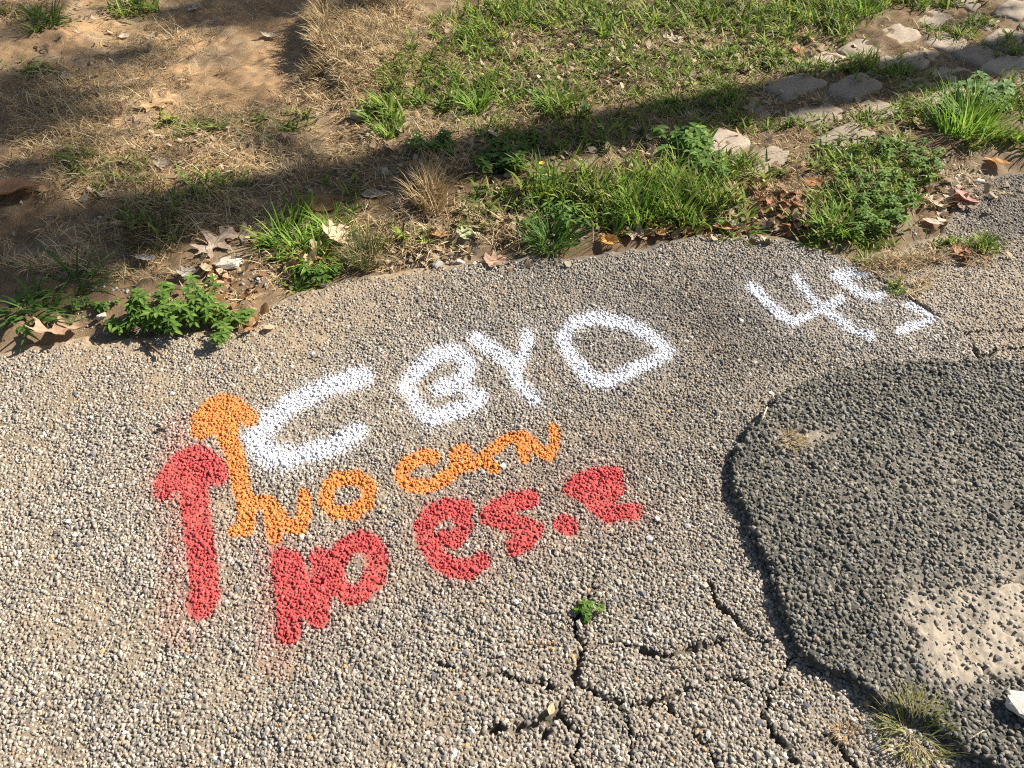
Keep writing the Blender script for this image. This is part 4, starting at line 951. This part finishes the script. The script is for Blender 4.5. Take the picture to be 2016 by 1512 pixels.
tuft(90, 50, 70, .16, .009, .07, .25, np.array([[.10, .17, .04], [.14, .21, .05]]), 'flattened green blades at the top left corner', 828, dirbias=0.4)
tuft(260, 18, 80, .16, .007, .07, .45, np.array([[.10, .15, .04], [.16, .19, .07]]), 'green clump at the top edge above the bare dirt', 829)

# ------------------------------------------------------------------ leafy weeds
def leaflet(acc, p, az, el, L, W_, c, g):
    """a pointed oval leaflet folded on its midrib"""
    t = np.array([0, .25, .55, .8, 1.0]); wv = np.array([.05, .8, 1.0, .6, 0]) * W_ / 2
    d = np.array([math.cos(az) * math.cos(el), math.sin(az) * math.cos(el), math.sin(el)]); s = np.array([-math.sin(az), math.cos(az), 0]); u = np.cross(d, s)
    V = []
    for tt, ww in zip(t, wv):
        m = p + d * L * tt - np.array([0, 0, 1]) * L * .25 * tt * tt
        V += [m + s * ww + u * -ww * .35 * -1, m, m - s * ww + u * ww * .35]
    F = []
    for k in range(4):
        a = 3 * k; F += [[a, a + 1, a + 4], [a, a + 4, a + 3], [a + 1, a + 2, a + 5], [a + 1, a + 5, a + 4]]
    V = np.array(V); V[:, 2] = np.maximum(V[:, 2], gz(V[:, 0], V[:, 1]) + .003)
    acc.add(V, F, c * (.8 + .4 * g.random()))
def stalk(acc, p0, p1, r, c):
    p0, p1 = np.asarray(p0), np.asarray(p1); V = []
    for q in range(4):
        f = q / 3; p = p0 * (1 - f) + p1 * f + np.array([0, 0, .15 * np.linalg.norm(p1 - p0) * f * (1 - f)])
        for a in range(4): V.append(p + np.array([math.cos(a * 1.571), math.sin(a * 1.571), 0]) * r * (1 - .4 * f))
    F = []
    for q in range(3):
        for a in range(4):
            i, j = q * 4 + a, q * 4 + (a + 1) % 4; F += [[i, j, j + 4], [i, j + 4, i + 4]]
    acc.add(V, F, c)
WG = np.array([[.13, .23, .045], [.17, .28, .05], [.10, .19, .04], [.21, .31, .07]])
def weed(spots, nl, L, W_, h, label, seed, P=WG, flowers=None):
    g = np.random.default_rng(seed); fol, stm = Acc(), Acc()
    x0, y0, z0 = at(*spots[0][:2]); root = empty('leafy_weed', (x0, y0, z0)); O = (x0, y0, z0)
    for px, py, hh in spots:
        x, y, z = at(px, py); top = np.array([x + (g.random() - .5) * .03, y + (g.random() - .5) * .03, z + h * hh])
        stalk(stm, (x + (g.random() - .5) * .03, y + .02, z - .004), top, .0018, np.array([.16, .13, .05]))
        a0 = g.random() * 6.28
        for tier in range(2):
            q = top - np.array([0, 0, h * hh * .35 * tier])
            for k in range(nl):
                leaflet(fol, q, a0 + tier * .5 + k * 6.283 / nl + (g.random() - .5) * .5, .35 - .5 * g.random(), L * (.7 + .5 * g.random()), W_ * (.8 + .4 * g.random()), P[g.integers(len(P))], g)
    tag(fol.build('foliage', M_GRASS, root, True, O), kind='stuff'); tag(stm.build('stem', M_GRASS, root, True, O), kind='stuff')
    return tag(root, label, 'weed', 'leafy weeds')
g_ = np.random.default_rng(77)
sp = [(350, 640, 1.0)] + [(350 + 85 * a, 628 + 42 * b, .5 + .6 * c) for a, b, c in zip(g_.uniform(-1, 1, 74), g_.uniform(-1, 1, 74), g_.random(74)) if b < 1 - .6 * max(a, 0) and b > -1 + 0.8 * max(-a, 0)]
sp += [(440 + g_.uniform(-35, 45), 660 + g_.uniform(-25, 25), .5) for _ in range(12)] + [(235 + g_.uniform(-20, 30), 655 + g_.uniform(-12, 14), .5) for _ in range(7)]
weed(sp, 6, .027, .011, .075, 'dense leafy green weed spilling onto the asphalt at left', 850)
def spots(cx, cy, rx, ry, n, seed, hh=(.5, 1.1)):
    g = np.random.default_rng(seed); return [(cx, cy, 1.0)] + [(cx + rx * g.uniform(-1, 1), cy + ry * g.uniform(-1, 1), g.uniform(*hh)) for _ in range(n - 1)]
weed(spots(1340, 300, 45, 25, 14, 851), 6, .045, .018, .07, 'broad leafed weed below the lowest cobble', 851)
weed(spots(1720, 400, 75, 60, 48, 852), 5, .020, .010, .05, 'mat of tiny leafed green weeds near the corner of the asphalt', 852)
weed(spots(1790, 330, 55, 40, 26, 853), 5, .020, .010, .05, 'small leafed weeds left of the tall right tuft', 853)
weed(spots(1920, 215, 60, 25, 16, 854), 5, .045, .022, .10, 'pale leafed weed among the tall right tuft', 854, np.array([[.16, .26, .08], [.2, .3, .11]]))
weed(spots(850, 300, 40, 14, 22, 855), 5, .026, .012, .05, 'small bushy weed in shade at the end of the lawn', 855)
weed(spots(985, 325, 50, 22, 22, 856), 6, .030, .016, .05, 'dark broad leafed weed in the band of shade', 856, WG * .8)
weed(spots(1157, 1200, 14, 10, 9, 857), 5, .012, .007, .015, 'tiny green weed sprouting from the asphalt crack', 857)
weed(spots(620, 545, 40, 16, 14, 858), 5, .026, .010, .035, 'low leafy weed on the dirt below the bright tufts', 858)
weed(spots(1390, 330, 40, 30, 16, 859), 6, .034, .014, .07, 'leafy weed among bright grass right of centre', 859)
weed(spots(1100, 440, 60, 20, 14, 860), 4, .035, .010, .06, 'leafy weed behind the dark spiky tuft', 860)
weed(spots(200, 600, 50, 12, 10, 861), 5, .016, .008, .02, 'tiny seedlings on the dirt left of the leafy weed', 861)
def flower_weed():
    x, y, z = at(1062, 385); root = empty('flowering_weed', (x, y, z)); O = (x, y, z); f, s, p = Acc(), Acc(), Acc(); g = np.random.default_rng(870)
    top = np.array([x + .005, y + .01, z + .13]); stalk(s, (x, y, z - .004), top, .0022, np.array([.18, .2, .06]))
    for k in range(16): leaflet(f, np.array([x, y, z]) * (1 - k / 16) + top * k / 16, k * 2.4, .5, .05 * (1 - .3 * k / 16), .012, WG[k % 4], g)
    for k in range(5): leaflet(p, top, k * 1.257, .6, .014, .011, np.array([.85, .6, .05]), g)
    f.build('foliage', M_GRASS, root, True, O); s.build('stem', M_GRASS, root, True, O); p.build('flower', M_LEAF, root, True, O)
    tag(root, 'upright weed with one small yellow flower', 'weed')
flower_weed()

# ------------------------------------------------------------------ twigs and needles
def twig(pts, r, c, label, lift=.003, name='twig'):
    P3 = []
    for px, py in pts: x, y, z = at(px, py); P3.append(np.array([x, y, z + r + lift]))
    O = P3[0]; V = []; n = len(P3)
    for k, p in enumerate(P3):
        d = P3[min(k + 1, n - 1)] - P3[max(k - 1, 0)]; d = d / (np.linalg.norm(d) + 1e-9); s = np.cross(d, [0, 0, 1]); s = s / (np.linalg.norm(s) + 1e-9); u = np.cross(s, d)
        rr = r * (1 - .5 * k / max(n - 1, 1))
        for a in range(6): V.append(p + s * math.cos(a * 1.047) * rr + u * math.sin(a * 1.047) * rr - O)
    F = []
    for k in range(n - 1):
        for a in range(6):
            i, j = k * 6 + a, k * 6 + (a + 1) % 6; F += [[i, j, j + 6], [i, j + 6, i + 6]]
    F += [[0, 2, 1], [0, 3, 2], [0, 4, 3], [0, 5, 4]]; b = (n - 1) * 6; F += [[b, b + 1, b + 2], [b, b + 2, b + 3], [b, b + 3, b + 4], [b, b + 4, b + 5]]
    o = mesh_np(name, np.array(V), np.array(F), {'col': np.tile(np.array(c, float), (len(V), 1))}, M_BARK, True, None, tuple(O))
    return tag(o, label, 'twig', 'twigs')
twig([(262, 668), (285, 680), (305, 692), (322, 706)], .006, (.17, .11, .07), 'short brown stick poking from under the leafy weed onto asphalt', .008)
twig([(1056, 1270), (1075, 1271), (1096, 1264)], .0014, (.30, .13, .05), 'thin reddish needle on the asphalt near the crack')
twig([(636, 574), (660, 560), (690, 548), (722, 538)], .0022, (.14, .095, .06), 'thin dark twig along the pavement edge below the bristly tuft')
twig([(505, 640), (530, 632), (560, 624)], .0014, (.32, .23, .13), 'fine pale stem on the asphalt right of the leafy weed')
twig([(1316, 1314), (1350, 1312), (1400, 1310)], .0010, (.46, .38, .2), 'straw stem lying across the asphalt at bottom right')
twig([(810, 405), (850, 420), (880, 430), (930, 435), (980, 448)], .0020, (.40, .30, .17), 'long bent pale stem below the dead straw tuft', .02)
twig([(1575, 145), (1602, 142)], .008, (.30, .22, .14), 'short thick stick on the sunlit cobble edge')
twig([(1893, 1462), (1915, 1452), (1935, 1440)], .0018, (.52, .44, .28), 'pale straw piece on asphalt by the bottom right corner')
twig([(1497, 833), (1503, 820), (1507, 812)], .0035, (.60, .50, .34), 'tiny cream chip lodged in the edge of the dark patch', .006)
twig([(310, 850), (322, 846), (334, 842)], .003, (.16, .12, .09), 'small dark bark chip left of the orange arrow')
twig([(250, 800), (240, 790), (262, 776)], .0009, (.40, .3, .18), 'hair thin stem on the asphalt below the left weed')
twig([(1888, 1250), (1910, 1285), (1935, 1310)], .0012, (.55, .46, .3), 'thin straw lying on the sandy part of the dark patch')

# ------------------------------------------------------------------ the tree whose trunk shades the lawn (stands beyond the right side of the frame)
def tree():
    kx, ky = SX * COT, SY * COT                               # shadow offset per metre of height
    def over(px, py, h): x, y = G(px, py); return np.array([float(x) + kx * h, float(y) + ky * h, h])
    A = over(2016, 112, 4.4); B = over(1200, 268, 5.7); C_ = over(560, 400, 6.7); D = over(60, 488, 7.5)
    base = A + (A - B) / 1.3 * 4.4 * np.array([.25, .25, 0]); base = np.array([A[0] + .25, A[1] - .15, -0.1])
    root = empty('tree', tuple(base)); O = tuple(base)
    def tube(path, radii, name, m=12, parent=None):
        V = []; F = []; n = len(path); g = np.random.default_rng(len(name) + n)
        for k, p in enumerate(path):
            d = path[min(k + 1, n - 1)] - path[max(k - 1, 0)]; d = d / np.linalg.norm(d); s = np.cross(d, [.3, .2, .9]); s = s / np.linalg.norm(s); u = np.cross(s, d)
            for a in range(m): V.append(p + (s * math.cos(a * 6.283 / m) + u * math.sin(a * 6.283 / m)) * radii[k] * (1 + .08 * (g.random() - .5)))
        for k in range(n - 1):
            for a in range(m):
                i, j = k * m + a, k * m + (a + 1) % m; F += [[i, j, j + m], [i, j + m, i + m]]
        V = np.array(V) - np.array(O)
        return mesh_np(name, V, np.array(F), {'col': np.tile([.13, .10, .075], (len(V), 1))}, M_BARK, True, parent or root)
    E = D + (D - C_) * 1.3 + np.array([0, 0, 1.0]); T = E + np.array([-.2, .2, 2.6])
    path = [base, base * .55 + A * .45, A, A * .5 + B * .5, B, C_, D, E, T]
    trunk = tube(path, [.26, .19, .165, .16, .155, .165, .17, .12, .03], 'trunk')
    limbs = []
    def limb(p0, p1, r, sag=.25):
        q = [p0 * (1 - f) + p1 * f + np.array([0, 0, sag * math.sin(f * 3.14)]) for f in (0, .3, .6, 1)]
        tube(q, [r, r * .75, r * .5, r * .15], 'limb', 8, trunk); limbs.append(p1)
    fol = Acc(); g = np.random.default_rng(990)
    def clump(c, rad, n):
        p = c + g.normal(0, 1, (n, 3)) * rad * .5
        for q in p:
            az, el = g.random() * 6.28, g.normal(0, .5); L = .13 * (.7 + .6 * g.random()); 
            d = np.array([math.cos(az) * math.cos(el), math.sin(az) * math.cos(el), math.sin(el)]); s = np.array([-math.sin(az), math.cos(az), .2 * g.normal()]); w_ = L * .32
            V = [q, q + d * L * .3 + s * w_, q + d * L * .45 + s * w_ * .4, q + d * L * .7 + s * w_ * .9, q + d * L, q + d * L * .7 - s * w_ * .9, q + d * L * .45 - s * w_ * .4, q + d * L * .3 - s * w_]
            fol.add(V, [[0, 1, 2], [0, 2, 6], [0, 6, 7], [2, 3, 4], [2, 4, 5], [2, 5, 6]], np.array([.06, .10, .025]) * (.7 + .6 * g.random()))
    # twigs of leaves that shade the upper left of the dirt
    for (px, py, h, rad, n) in ((20, 235, 7.6, .2, 70), (60, 165, 7.4, .14, 26), (430, 15, 7.2, .24, 130), (560, 5, 7.0, .2, 100), (690, 5, 6.9, .14, 70), (250, 110, 7.4, .12, 26), (640, 60, 6.8, .06, 14), (110, 515, 7.6, .2, 90), (30, 520, 7.7, .25, 120), (1900, 40, 5.0, .08, 12),
                               (-150, 250, 7.8, .5, 200), (-200, 60, 7.8, .5, 200), (200, -120, 7.6, .5, 200), (520, -130, 7.2, .5, 180), (-180, 450, 8.0, .4, 180)):
        c = over(px, py, h); clump(c, rad, n)
        k0 = D if px < 300 else C_
        if rad > .13: limb(k0 + (B - k0) * .15, c, .018)
    for k in range(16):
        c = T + np.array([g.normal(-.8, 1.0), g.normal(.2, 1.0), g.uniform(-.4, 3.2)]); limb(E + (T - E) * min(1, .2 + k / 16), c, .04, .3); clump(c, .9, 240)
    fol.build('crown', M_TREELEAF, root, False, O)
    tag(root, 'tall tree outside the right of the frame shading the lawn', 'tree')
tree()
